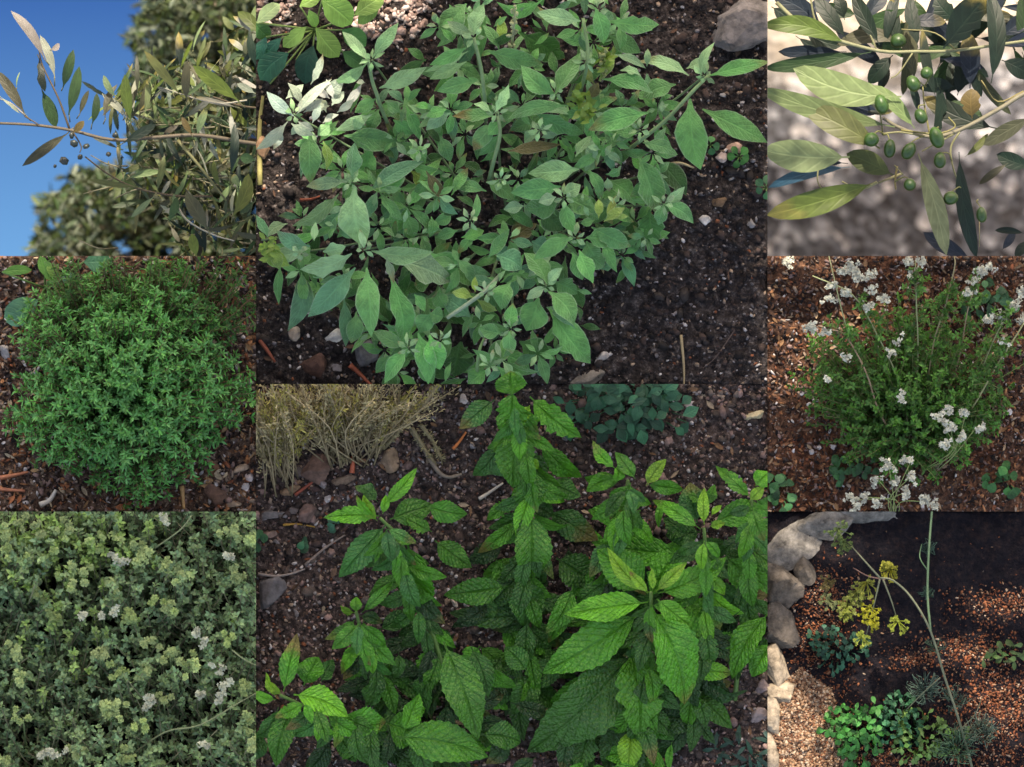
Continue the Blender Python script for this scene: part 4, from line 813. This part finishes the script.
# MARJORAM
def florets(mb,c,rad,n,sz,tint,flat=.6):
    q=nrm(rng.normal(size=(n,3)))*rng.uniform(.4,1,(n,1))*rad; q[:,2]=abs(q[:,2])*flat
    N_=nrm(q+np.array([0,0,rad*.8])); 
    for k in range(4):
        D=nrm(np.cross(N_,rng.normal(size=(n,3)))+N_*.25); sleaves(mb,c+q,D,N_,sz*rng.uniform(.8,1.2,n),sz*.7,np.array(tint)*rng.uniform(.8,1.15,(n,1)),fold=.15,droop=0)
def marjoram():
    r=thing('marjoram_bush',P(128,700,0),'grey green marjoram thicket dotted with pale buds and white flowers, lower left','marjoram bush')
    mf,ms=MB(),MB(); n=2300
    tx=rng.uniform(-70,285,n); ty=rng.uniform(495,820,n); tz=.03+.06*rng.uniform(0,1,n)
    dark=np.array([noise.noise(Vector((x*.018,y*.018,3.3))) for x,y in zip(tx,ty)]); k=dark>-.55; tx,ty,tz=tx[k],ty[k],(tz+dark*.05)[k]; n=len(tx)
    T=PP(tx,ty,np.maximum(tz,.02)); B=PP(tx+rng.normal(0,20,n)+4,ty+rng.uniform(-12,42,n),0*tx); mid=(B+T)/2+np.stack([0*tx,-.006+0*tx,.012+0*tx],-1)
    cl=np.stack([np.array((.135,.215,.100))]*n)*rng.uniform(.7,1.2,(n,1)); bl=rng.uniform(0,1,n)<.35; cl[bl]*=np.array([.85,.95,1.05])
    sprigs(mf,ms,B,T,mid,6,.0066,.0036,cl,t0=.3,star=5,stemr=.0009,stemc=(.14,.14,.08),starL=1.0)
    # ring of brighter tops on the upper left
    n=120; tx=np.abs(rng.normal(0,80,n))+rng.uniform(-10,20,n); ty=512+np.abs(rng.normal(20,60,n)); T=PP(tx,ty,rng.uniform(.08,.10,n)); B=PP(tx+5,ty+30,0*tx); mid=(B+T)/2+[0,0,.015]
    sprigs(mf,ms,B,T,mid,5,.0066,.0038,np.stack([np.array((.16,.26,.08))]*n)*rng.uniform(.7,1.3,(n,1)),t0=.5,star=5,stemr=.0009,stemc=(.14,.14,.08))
    mf.build('foliage',M_small,r,'marjoram')
    heads=[(60,40),(120,60),(200,50),(160,120),(250,170),(200,200),(120,250),(220,230),(330,220),(400,100),(420,140),(500,160),(550,200),(540,185),(500,290),(490,280),(400,320),(440,390),(510,440),(360,470),(300,440),(430,480),(330,590),(350,575),(430,640),(560,460),(700,60),(750,80),(720,190),(690,390),(740,640),(740,530),(230,720),(50,420),(60,500),(70,620),(290,90),(170,310),(490,560),(20,60),(90,140),(30,120),(330,600),(570,470),(760,690),(10,740),(370,740)]
    for (hx,hy) in heads:
        px,py=hx/2.996,511+hy/2.996; mb=MB(); rr=rng.uniform(.004,.0105); hc=np.array((.27,.38,.125))*rng.uniform(.6,1.15)+np.array((.06,.05,.05))*rng.uniform(0,1)
        for j in range(5):
            c=P(px+rng.normal(0,4.5),py+rng.normal(0,4.5),.096+rng.uniform(-.006,.01)); florets(mb,c,rr*rng.uniform(.3,.6),13,.0030,hc)
        mb.build('flower_head',M_petal,r,'marjoram')
        tube(ms,[P(px+3,py+34,.0),P(px+1,py+12,.06),P(px,py,.098)],.0011,.0009,(.16,.22,.09),k=4)
    for (hx,hy) in [(495,28),(340,140),(365,155),(680,135),(350,290),(610,390),(595,375),(660,470),(600,545),(665,540),(690,510),(655,560),(450,560),(440,580),(150,720),(130,730),(175,725),(620,695),(250,310),(310,310)]:
        px,py=hx/2.996,511+hy/2.996; mb=MB()
        [florets(mb,P(px+rng.normal(0,2.6),py+rng.normal(0,2.6),.104),.0032,9,.0026,np.array((.46,.49,.36))*rng.uniform(.6,1.1)) for _ in range(3)]; mb.build('flower_head',M_petal,r,'marjoram')
        tube(ms,[P(px+3,py+34,.0),P(px+1,py+12,.06),P(px,py,.103)],.0011,.0009,(.16,.22,.09),k=4)
    for pts in ([(130,756,.06),(165,732,.09),(200,725,.1),(240,702,.1),(262,690,.09)],[(155,548,.09),(180,530,.1),(192,515,.1)],[(232,650,.1),(245,660,.1),(262,668,.09)]):
        tube(ms,[P(*p) for p in pts],.0009,.0006,(.15,.18,.09))
    ms.build('stem',M_stem,r,'marjoram')
marjoram()

# SAVORY with white flowers
def savory():
    r=thing('white_flowered_herb',P(905,450,0),'airy green herb with thin stems and white flower clusters over red mulch','herb')
    mf,ms=MB(),MB(); n=360
    a_=rng.uniform(0,2*np.pi,n); q=rng.uniform(0,1,n)**.7
    tx=908+112*q*np.cos(a_)*(1-.18*np.sin(a_)); ty=392+98*q*np.sin(a_); tx+= (460-ty)*rng.normal(0,.14,n); tz=rng.uniform(.03,.085,n)*(1.1-.4*q)
    k=~((tx<850)&(ty<330)); tx,ty,tz=tx[k],ty[k],tz[k]; n=len(tx)
    T=PP(tx,ty,tz); bx=905+(tx-905)*.5+rng.normal(0,9,n); by=430+(ty-430)*.45; B=PP(bx,by,0*tx); mid=(B+T)/2+[0,0,.015]
    cl=np.stack([np.array((.045,.140,.022))]*n)*rng.uniform(.7,1.3,(n,1))
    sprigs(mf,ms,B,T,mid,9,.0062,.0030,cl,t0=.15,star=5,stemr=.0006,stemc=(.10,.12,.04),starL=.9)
    mf.build('foliage',M_small,r,'savory')
    hs=[(250,30,3),(270,60,3),(225,45,2),(310,55,2),(190,90,2),(185,125,2),(235,105,3),(310,100,2),(350,130,2),(300,150,2),(60,15,2),(420,20,2),(460,15,2),(430,50,1),(640,45,3),(660,35,2),(620,75,2),(600,105,2),(700,180,3),(665,190,2),(740,140,2),(760,110,2),(765,190,2),(705,250,1),(130,215,2),(170,225,2),(115,210,1),(370,285,1),(400,255,1),(400,420,2),(515,480,2),(540,465,2),(590,470,2),(550,515,3),(635,515,2),(575,545,2),(530,565,2),(360,630,3),(320,675,2),(430,660,3),(420,610,2),(380,675,2),(415,710,3),(250,725,3),(295,720,2),(470,730,3),(330,740,2),(260,752,2),(500,750,2),(180,370,1),(230,305,1)]
    for hx,hy,s_ in hs:
        px,py=768+hx/2.996,256+hy/2.996; mb=MB()
        for j in range(s_): [florets(mb,P(px+rng.normal(0,2.8),py+rng.normal(0,2.4),.10+rng.uniform(-.004,.002)),.0022,5,.0020,np.array((.55,.56,.46))*rng.uniform(.6,1.15)) for _ in range(5)]
        mb.build('flower_head',M_petal,r,'savory')
    tw=(.22,.24,.12)
    S_=lambda L_,rr=.0012,c=tw: tube(ms,[P(768+x/2.996+rng.normal(0,1.6),256+y/2.996+rng.normal(0,1.6),z) for x,y,z in L_],rr*.7,rr*.5,c)
    STK=[[(420,620,.0),(340,480,.05),(290,340,.08),(240,240,.09),(180,215,.10)],[(440,600,0),(440,300,.06),(442,130,.09),(440,60,.10)],[(460,600,0),(500,300,.06),(530,150,.08),(555,30,.10)],[(480,620,0),(600,460,.05),(680,340,.08),(760,225,.10)],[(430,600,0),(400,400,.05),(330,230,.08),(250,110,.10)],[(470,600,0),(560,350,.05),(600,150,.09),(640,60,.1)],[(480,620,0),(600,400,.05),(690,220,.1),(740,160,.1)],[(430,600,0),(300,420,.05),(200,380,.07),(150,350,.07)],[(450,600,0),(620,480,.05),(720,430,.06)],[(400,620,0),(280,520,.04),(190,470,.05)]]
    S_([(420,620,.0),(340,480,.05),(290,340,.08),(240,240,.09),(180,215,.10)],.0013,(.28,.19,.12)); S_([(440,600,0),(440,300,.06),(442,130,.09),(440,20,.10)]); S_([(460,600,0),(500,300,.06),(530,150,.08),(555,30,.10),(560,0,.1)],.0012,(.26,.22,.12))
    S_([(480,620,0),(600,460,.05),(680,340,.08),(760,225,.10),(780,180,.10)],.0014,(.28,.28,.13)); S_([(430,600,0),(400,400,.05),(330,230,.08),(250,110,.10),(130,55,.1)]); S_([(250,240,.09),(220,150,.1),(180,0,.1)],.001)
    S_([(470,600,0),(560,350,.05),(600,150,.09),(640,60,.1)],.001,(.26,.18,.11)); S_([(480,620,0),(600,400,.05),(690,220,.1),(750,140,.1)],.001)
    for (tx_,ty_) in ((515,480),(590,470),(550,515),(635,515),(575,545),(530,565)): S_([(500+rng.uniform(-12,12),640,.04),(555+rng.uniform(-8,8),585,.08),(tx_,ty_,.1)],.0006,(.2,.25,.1))
    for (tx_,ty_) in ((360,630),(320,675),(430,660),(420,610),(250,725),(295,720),(470,730),(415,710)): S_([(380+rng.uniform(-14,14),800,.05),(375+rng.uniform(-12,12),730,.09),(tx_,ty_,.1)],.0007,(.2,.26,.1))
    mf=MB()
    for L_ in STK:
        q=np.array([P(768+x/2.996,256+y/2.996,z) for x,y,z in L_]); n_=44; t=rng.uniform(.1,.92,n_)
        c=np.stack([np.interp(t,np.linspace(0,1,len(q)),q[:,i]) for i in range(3)],-1); D=rng.normal(0,1,(n_,3))+[0,.5,0]
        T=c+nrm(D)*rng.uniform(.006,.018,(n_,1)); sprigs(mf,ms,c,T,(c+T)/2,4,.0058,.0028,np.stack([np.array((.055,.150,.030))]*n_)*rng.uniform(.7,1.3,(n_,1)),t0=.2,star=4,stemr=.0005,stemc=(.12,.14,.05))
    mf.build('foliage',M_small,r,'savory')
    ms.build('stem',M_stem,r,'savory')
savory()
weedpatch('broadleaf_weed',850,468,24,14,26,8,7,(.03,.10,.035),'low leafy weed left in front of the flowering herb','savory','savory',z=.015)
weedpatch('broadleaf_weed',1003,478,20,12,16,9,9,(.025,.115,.03),'round leaved weed right in front of the flowering herb','savory','savory',z=.012)
weedpatch('broadleaf_weed',778,490,16,18,18,10,9,(.04,.13,.05),'pale leaved weed in the lower left corner of the mulch','savory','savory',z=.012)
weedpatch('broadleaf_weed',992,300,26,18,26,10,9,(.03,.10,.04),'broad leaved weed behind the flowering herb','savory','savory',z=.015)

# DILL with yellow umbels and its neighbours
def dill():
    r=thing('dill_plant',P(970,775,0),'tall thin dill stem bending over with drooping yellow green umbels','dill plant')
    Z=lambda x,y,z: (768+x/2.996,511+y/2.996,z)
    sc=(.12,.13,.08)
    stemx(r,[Z(620,800,0),Z(570,620,.06),Z(530,500,.08),Z(487,360,.11),Z(430,260,.125),Z(375,208,.13),Z(335,200,.13)],.0014,sc,'dill',r1=.0008)
    stemx(r,[Z(487,360,.11),Z(478,250,.12),Z(482,120,.13),Z(492,-10,.14)],.0012,(.13,.2,.10),'dill',r1=.001)
    stemx(r,[Z(335,200,.13),Z(290,150,.13),Z(250,105,.12)],.0010,sc,'dill'); stemx(r,[Z(350,205,.13),Z(300,195,.12),Z(255,170,.11)],.0008,(.18,.10,.08),'dill'); stemx(r,[Z(345,205,.13),Z(370,270,.12),Z(388,330,.10)],.0009,sc,'dill')
    stemx(r,[Z(335,205,.13),Z(320,270,.12),Z(295,370,.10)],.0009,sc,'dill'); stemx(r,[Z(480,180,.12),Z(455,140,.11),Z(460,100,.10)],.0007,(.07,.14,.07),'dill')
    stemx(r,[Z(515,500,.08),Z(470,540,.06),Z(410,600,.03)],.0008,sc,'dill'); stemx(r,[Z(570,660,.05),Z(620,610,.05),Z(640,560,.05)],.0007,sc,'dill')
    um=[(210,70,(.16,.25,.07),17),(225,100,(.16,.25,.06),12),(365,185,(.42,.42,.04),11),(295,225,(.34,.38,.06),15),(270,250,(.26,.32,.06),12),(240,290,(.28,.33,.07),13),(305,300,(.50,.50,.03),13),(310,335,(.50,.50,.03),10),(180,275,(.22,.26,.10),11),(390,340,(.34,.42,.05),12),(285,385,(.36,.44,.06),10),(235,310,(.3,.36,.05),9),(175,215,(.2,.16,.05),9),(355,160,(.4,.4,.05),6)]
    for (x,y,c,rad) in um:
        mb=MB(); cx,cy,_=Z(x,y,0)
        for j in range(20):
            a_=rng.uniform(0,6.283); q=math.sqrt(rng.uniform(0,1))*rad*.85; p=P(cx+math.cos(a_)*q,cy+math.sin(a_)*q,.118+rng.uniform(-.008,.006))
            tube(mb,[P(cx,cy-rad*.3,.110),p],.0005,.0004,np.array(c)*.6,k=3); florets(mb,p,.0012,4,.0019,np.array(c)*.48)
        mb.build('flower_head',M_petal,r,'dill')
    # feathery foliage: thin green-grey threads
    mf=MB(); ms=MB()
    for (cx,cy,rr,n_,col) in ((640,650,60,130,(.12,.17,.12)),(560,700,80,150,(.07,.14,.08)),(470,530,60,90,(.07,.12,.09)),(480,110,26,40,(.03,.07,.05)),(480,240,18,30,(.04,.09,.06)),(560,560,50,60,(.06,.10,.07)),(500,400,30,30,(.05,.1,.06))):
        px,py,_=Z(cx,cy,0); a_=rng.uniform(0,6.283,n_); q=np.sqrt(rng.uniform(0,1,n_))*rr/3
        T=PP(px+q*np.cos(a_),py+q*np.sin(a_)*.9,rng.uniform(.02,.07,n_)); B=PP(px+q*np.cos(a_)*.4,py+4+q*np.sin(a_)*.4,.03+0*a_)
        for i in range(n_): tube(mf,[B[i],(B[i]+T[i])/2+rng.normal(0,.003,3),T[i]],.0005,.0003,np.array(col)*rng.uniform(.6,1.4),k=3,sub=2)
    mf.build('foliage',M_stem,r,'dill')
dill()
weedpatch('leafy_weed',858,733,32,34,150,7,5,(.030,.160,.030),'bright green leafy weed at the foot of the dill','dill','dill',z=.045,prof='oval')
weedpatch('leafy_weed',898,722,26,28,110,6,4,(.02,.10,.045),'blue green small leaved weed right of the bright one','dill','dill',z=.04,prof='ovate')
weedpatch('leafy_weed',925,738,38,26,120,6,4,(.10,.20,.05),'yellow green fine weed beneath the dill stem','dill','dill',z=.035,prof='ovate')
weedpatch('leafy_weed',838,648,30,20,90,6,4.5,(.02,.085,.05),'dark blue green weed below the yellow umbels','dill','dill',z=.02,prof='ovate')
weedpatch('leafy_weed',1005,655,20,10,22,9,5,(.05,.10,.03),'dull green weed tuft at the right rim of the dill bed','dill','dill',z=.02,prof='lance')

# ------------------------------------------------------------------ OLIVE branch over the gravel (upper right)
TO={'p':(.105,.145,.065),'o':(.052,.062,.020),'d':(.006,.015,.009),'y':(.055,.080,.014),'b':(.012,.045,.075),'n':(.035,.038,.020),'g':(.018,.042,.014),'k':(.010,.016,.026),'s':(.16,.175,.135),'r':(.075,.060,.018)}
def olive_right():
    r=thing('olive_branch',P(1060,90,.08),'olive branch with long pale leaves and green olives above gravel','olive branch')
    it=[(400,290,75,205,92,.10,'p'),(440,385,320,255,42,.09,'p'),(380,380,-30,265,62,.105,'p'),(335,445,110,325,80,.11,'o'),(245,470,-15,450,92,.12,'p'),(375,525,235,460,64,.09,'o'),(325,545,-5,645,74,.09,'y'),(245,500,0,562,36,.05,'b'),(240,490,20,480,40,.04,'k'),
     (310,155,-15,205,46,.09,'g'),(240,135,-20,75,56,.10,'y'),(165,100,15,-10,56,.08,'k'),(235,155,30,155,42,.05,'k'),(235,115,140,-10,46,.08,'d'),(335,135,255,-20,46,.08,'d'),(390,150,370,-10,36,.06,'d'),(450,145,425,-10,44,.09,'d'),(525,145,660,-20,95,.10,'d'),(668,250,662,-30,54,.11,'d'),
     (505,300,462,85,30,.09,'d'),(605,265,600,95,60,.06,'k'),(700,110,790,50,50,.05,'k'),(685,385,465,290,64,.05,'d'),(790,350,645,435,44,.07,'n'),(450,460,535,765,58,.11,'p'),(572,455,625,775,46,.10,'d'),(720,488,632,552,22,.08,'n'),(790,500,685,462,48,.06,'d'),(610,775,465,695,46,.04,'k'),
     (612,355,610,265,60,.09,'r'),(240,290,380,330,60,.03,'d'),(150,270,330,340,50,.03,'k'),(560,260,480,240,34,.05,'d'),(700,180,790,230,56,.04,'d'),(640,200,560,160,50,.04,'k'),(480,40,540,120,40,.04,'k'),(560,60,500,-10,60,.04,'d'),(740,150,700,30,60,.03,'d'),(300,60,340,150,30,.05,'d'),(420,240,450,330,24,.05,'d'),(770,700,680,690,20,.06,'d'),(700,750,740,690,24,.05,'k'),(790,720,740,770,30,.05,'d'),(230,60,210,-20,40,.05,'d'),(10,20,90,80,50,.04,'d'),(100,210,230,300,40,.04,'k'),(330,280,360,200,30,.04,'d'),(590,470,660,400,20,.05,'o'),(600,200,640,290,26,.06,'d')]
    for k in range(46):
        x_=rng.uniform(330,800); y_=rng.uniform(-40,300)
        if y_>340-(x_-250)*.0 or (x_<420 and y_>180): continue
        an=rng.choice([-1.3,1.5,2.6,.2])+rng.normal(0,.35); l_=rng.uniform(110,220); it.append((x_,y_,x_+math.cos(an)*l_,y_+math.sin(an)*l_,rng.uniform(26,52),rng.uniform(.0,.06),rng.choice(['d','d','k','g','n'])))
    for k in range(10):
        x_=rng.uniform(0,330); y_=rng.uniform(-30,120); an=rng.normal(.1,.6); l_=rng.uniform(110,200); it.append((x_,y_,x_+math.cos(an)*l_,y_+math.sin(an)*l_,rng.uniform(28,50),rng.uniform(.0,.06),rng.choice(['d','k','g'])))
    mb=MB()
    for a_,b_,c_,d_,w_,z,t in it:
        ln=math.hypot(c_-a_,d_-b_)/2996
        leaf(mb,P(768+a_/2.996,b_/2.996,z),P(768+c_/2.996,d_/2.996,z-rng.uniform(-.1,.2)*ln),w_/2996*1.05,TO[t],prof='olive',nu=12,nv=5,fold=.22,arch=.05,roll=rng.normal(0,.15))
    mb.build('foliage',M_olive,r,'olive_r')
    tw=(.30,.30,.15)
    ms=MB()
    S_=lambda L_,rr,c=tw: tube(ms,[P(768+x/2.996+rng.normal(0,.8),y/2.996+rng.normal(0,.8),z) for x,y,z in L_],rr*.72,rr*.5,np.array(c)*.5)
    S_([(900,230,.07),(767,278,.08),(700,325,.085),(570,392,.09),(480,410,.09),(400,385,.095),(340,352,.10)],.0034,(.27,.25,.17)); S_([(572,395,.09),(552,440,.09),(555,500,.09),(577,565,.085)],.0016)
    S_([(20,10,.09),(100,70,.10),(180,112,.10),(330,150,.10),(440,152,.095),(560,150,.09),(800,120,.08)],.0030,(.30,.31,.17)); S_([(180,112,.10),(145,60,.1),(130,-20,.1)],.0018); S_([(400,385,.1),(500,400,.1),(560,380,.1),(540,350,.1)],.0014,(.3,.28,.1))
    S_([(325,545,.095),(280,565,.09),(200,585,.09)],.0022,(.33,.33,.16)); S_([(150,500,.09),(150,545,.09),(165,575,.09)],.0012); S_([(430,160,.1),(390,215,.1),(370,235,.1)],.0012); S_([(345,400,.1),(400,395,.1),(470,410,.1)],.0016); S_([(480,410,.09),(470,320,.09),(460,260,.09)],.0014,(.28,.26,.1))
    S_([(390,495,.09),(385,540,.09),(380,570,.09)],.0016,(.35,.28,.1)); S_([(380,495,.1),(410,525,.1)],.0010); S_([(767,275,.08),(690,300,.08),(640,240,.085)],.0013,(.3,.26,.1)); S_([(560,150,.09),(500,100,.09),(400,90,.09)],.0012,(.3,.28,.12)); S_([(330,150,.1),(310,100,.1),(325,140,.1)],.001)
    S_([(400,520,.07),(330,545,.09)],.0020,(.33,.31,.16)); S_([(560,400,.09),(460,455,.105)],.0014); S_([(628,660,.07),(634,740,.07)],.0008,(.4,.36,.2)); S_([(220,545,.09),(250,560,.09)],.0012)
    nodes=[(345,400),(400,385),(470,410),(500,395),(555,480),(577,565),(385,540),(440,152),(628,600),(470,320),(470,260)]
    for (x,y) in ((310,400),(365,420),(430,425),(452,325),(500,380),(515,455),(430,228),(478,200),(425,535),(555,572),(636,618),(335,282)):
        nx_,ny_=min(nodes,key=lambda q:(q[0]-x)**2+(q[1]-y)**2)
        S_([(nx_,ny_,.098),((nx_+x)/2+rng.normal(0,6),(ny_+y)/2-5,.108),(x,y,.116)],.0011,(.26,.27,.10))
    ms.build('twig',M_stem,r,'olive_r')
    for (x,y,w_,h_,rot) in ((310,418,56,50,.2),(365,445,44,66,-.1),(422,452,48,66,-.6),(458,348,46,56,.5),(505,412,52,78,.35),(515,480,46,58,0),(435,250,50,60,.5),(475,218,46,42,.3),(425,553,46,44,.2),(547,593,56,48,.35),(640,643,38,56,.1),(340,312,50,70,.3),(390,122,60,52,.3)):
        bm=bmesh.new(); bmesh.ops.create_uvsphere(bm,u_segments=16,v_segments=12,radius=1)
        c,s_=math.cos(rot),math.sin(rot)
        for v in bm.verts:
            px_,py_,pz_=v.co; yy=py_; wx=px_*(1-.08*yy); X_,Y_=wx*w_/7300,py_*h_/7000; v.co=(X_*c-Y_*s_,X_*s_+Y_*c,pz_*min(w_,h_)/5992)
        me=bpy.data.meshes.new('olive'); bm.to_mesh(me); bm.free(); ca=me.color_attributes.new('tint','FLOAT_COLOR','POINT'); tt=np.array((.018,.056,.008))*rng.uniform(.55,1.5); ca.data.foreach_set('color',np.tile([*tt,1.],len(me.vertices)))
        me.polygons.foreach_set('use_smooth',np.ones(len(me.polygons),bool)); me.materials.append(M_fruit)
        o=bpy.data.objects.new('olive',me); COL.objects.link(o); o.parent=r; o.location=Vector(P(768+x/2.996,y/2.996,.117 if y>200 else .07))-r.location
olive_right()

# OLIVE branch against the sky (upper left)
def olive_left():
    r=thing('olive_branch',P(330,140,.05),'leafy olive branch reaching left across the blue sky','olive branch')
    it=[(135,180,32,32,40,.10,'s'),(118,175,135,275,34,.09,'d'),(125,268,168,382,48,.09,'g'),(76,345,-12,210,40,.09,'n'),(165,235,120,105,32,.08,'s'),(150,150,178,130,22,.08,'s'),(188,265,220,148,38,.10,'g'),(205,345,238,198,42,.10,'g'),(238,345,266,270,24,.09,'n'),(275,375,290,278,30,.10,'g'),
     (205,398,66,498,38,.10,'n'),(348,292,310,225,26,.09,'p'),(315,360,352,252,24,.09,'n'),(392,365,374,222,42,.11,'y'),(385,355,305,280,28,.08,'s'),(412,285,410,165,18,.08,'n'),(432,345,440,240,22,.08,'p'),(540,285,432,152,34,.10,'o'),(540,205,535,95,30,.10,'d'),(560,305,562,180,34,.10,'n'),
     (718,305,578,196,54,.12,'y'),(712,322,585,290,20,.09,'s'),(366,430,468,372,36,.11,'d'),(218,400,252,362,28,.11,'r'),(690,525,702,370,34,.11,'d'),(695,650,745,520,54,.12,'y'),(625,690,556,575,54,.12,'n'),(470,575,492,465,26,.10,'o'),(462,588,392,652,24,.11,'p'),(415,562,265,538,22,.10,'o'),
     (505,665,530,590,34,.10,'g'),(790,110,712,35,44,.11,'y'),(755,100,698,48,22,.10,'s'),(770,210,745,90,32,.11,'d'),(765,280,710,250,26,.09,'s'),(765,480,720,470,40,.09,'g'),(590,770,575,700,38,.1,'y'),(720,560,700,520,28,.1,'p'),(545,650,520,580,20,.09,'p'),(50,265,60,215,6,.09,'p'),
     (575,405,545,350,24,.11,'r'),(325,490,345,530,24,.09,'n'),(590,405,620,320,30,.09,'p'),(690,330,700,420,20,.1,'s'),(520,280,470,260,14,.09,'s'),(480,590,510,540,16,.09,'s'),(765,600,720,640,30,.1,'g'),(660,560,640,480,24,.09,'y'),(0,290,60,340,12,.09,'s')]
    mb=MB(); mp=MB()
    def one(a_,b_,c_,d_,w_,z,t,roll=.2):
        ln=math.hypot(c_-a_,d_-b_)/2996
        tube(mp,[P((a_-(c_-a_)*.12+rng.normal(0,3))/2.996,(b_-(d_-b_)*.12+rng.normal(0,3))/2.996,z-.003),P((a_+(c_-a_)*.05)/2.996,(b_+(d_-b_)*.05)/2.996,z)],.0006,.0005,(.10,.10,.05),k=4,sub=1)
        leaf(mb,P(a_/2.996,b_/2.996,z),P(c_/2.996,d_/2.996,z+rng.uniform(-.3,.3)*ln),w_/3700,TO[t],prof='olive',nu=9,nv=3,fold=.25,arch=.06,roll=rng.normal(0,roll))
    for q in it: one(*q)
    # random filling leaves on the right two thirds
    poly=[(300,300),(420,260),(480,200),(560,150),(767,60),(800,60),(800,800),(560,800),(480,640),(330,520),(330,440),(440,440)]
    for x_,y_ in rpoly(poly,460):
        an=rng.normal(-1.5,.9) if rng.uniform()<.6 else rng.normal(1.4,.8); ln=rng.uniform(55,120); t=rng.choice(['g','y','n','o','d','p','s','d','g'])
        one(x_,y_,x_+math.cos(an)*ln,y_+math.sin(an)*ln,rng.uniform(11,26),rng.uniform(-.06,.08),t,roll=.6)
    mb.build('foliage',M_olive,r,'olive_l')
    ms=mp; S_=lambda L_,rr,c=(.10,.075,.045): tube(ms,[P(x/2.996+rng.normal(0,.7),y/2.996+rng.normal(0,.7),z) for x,y,z in L_],rr*.72,rr*.4,np.array(c)*.55)
    S_([(900,440,.06),(767,430,.08),(600,405,.09),(470,415,.095),(340,420,.1),(210,388,.1),(100,375,.095),(-20,368,.09)],.0032,(.13,.105,.07)); S_([(210,388,.1),(180,290,.1),(130,200,.095),(115,150,.09)],.0016); S_([(75,345,.09),(30,310,.09),(-20,290,.09)],.0012,(.35,.33,.28)); S_([(75,345,.09),(120,378,.1)],.0012)
    S_([(640,590,.08),(520,590,.09),(400,560,.1),(320,520,.1),(255,470,.1)],.0018); S_([(520,590,.09),(560,660,.1),(640,705,.1),(700,722,.1)],.0015,(.4,.38,.3)); S_([(530,420,.09),(600,500,.09),(680,600,.08)],.0026,(.20,.20,.09)); S_([(740,300,.1),(640,310,.1),(480,260,.09)],.0012,(.4,.38,.3)); S_([(900,330,.06),(740,320,.09),(640,290,.1)],.002)
    S_([(210,388,.1),(240,440,.1),(240,460,.1)],.0012)
    for k in range(34):
        x_,y_=rng.uniform(330,760),rng.uniform(150,740)
        if y_<430-(x_-330)*.6: continue
        an=rng.normal(3.6,.5); q=[(x_+math.cos(an)*t*120,y_+math.sin(an)*t*60+rng.normal(0,6),rng.uniform(-.04,.07)) for t in (0,.5,1)]
        S_(q,.0013,(.2,.19,.12))
    ms.build('twig',M_stem,r,'olive_l')
    for (x,y,s_) in ((222,430,24),(192,482,26),(215,405,18),(258,438,18),(345,405,20),(240,470,16),(165,498,14),(325,462,20)):
        mb=MB(); k=P(x/2.996,y/2.996,.108); chips(mb,np.array([k]),s_/5000,np.array([(.014,.022,.018)]),(1,.8,.8),rough=.06); mb.build('olive',M_fruit,r,'olive_l')
olive_left()

# trees far behind the left branch, out of focus
def far_tree(name,poly,n,label,zr,base):
    r=thing(name,base,label,'tree'); q=rpoly(poly,n); x_=q[:,0]/2.996; y_=q[:,1]/2.996
    cl=np.array([noise.noise(Vector((a_*.045,b_*.045,9.1))) for a_,b_ in zip(x_,y_)])
    k=cl>-.28; x_,y_,cl=x_[k],y_[k],cl[k]; n=len(x_)
    z=rng.uniform(zr[0],zr[1],n)+cl*.1
    B=PP(x_,y_,z); D=rng.normal(size=(n,3)); Nn=rng.normal(size=(n,3))+[0,.5,.8]
    C=np.array([(.018,.038,.014),(.036,.058,.016),(.10,.125,.09),(.010,.02,.012)])[rng.choice(4,n,p=[.4,.25,.15,.2])]*rng.uniform(.7,1.3,(n,1))
    mb=MB(); sleaves(mb,B,D,Nn,rng.uniform(.011,.020,n),rng.uniform(.004,.007,n),C); mb.build('crown',M_olive,r)
    ms=MB(); c=np.array([x_.mean(),y_.mean()])
    for k in range(26):
        j=rng.integers(n); tube(ms,[np.array(base),(np.array(base)+B[j])/2+rng.normal(0,.03,3),B[j]],.006,.002,(.14,.11,.08),k=5)
    tube(ms,[np.array(base)+[.25,0,-.1],np.array(base)],.02,.012,(.14,.11,.08)); ms.build('trunk',M_stem,r)
far_tree('olive_tree',[(440,-40),(420,60),(385,110),(430,170),(400,230),(430,300),(410,400),(430,520),(900,560),(900,-60)],10500,'blurred olive tree against the sky behind the branch tips',(-.62,-.30),(-.20,.27,-.60))
far_tree('olive_tree',[(200,520),(190,570),(110,610),(150,660),(105,720),(115,840),(900,840),(900,500),(500,480),(300,510)],8500,'blurred lower olive tree rising beneath the branch',(-.66,-.34),(-.26,.10,-.70))
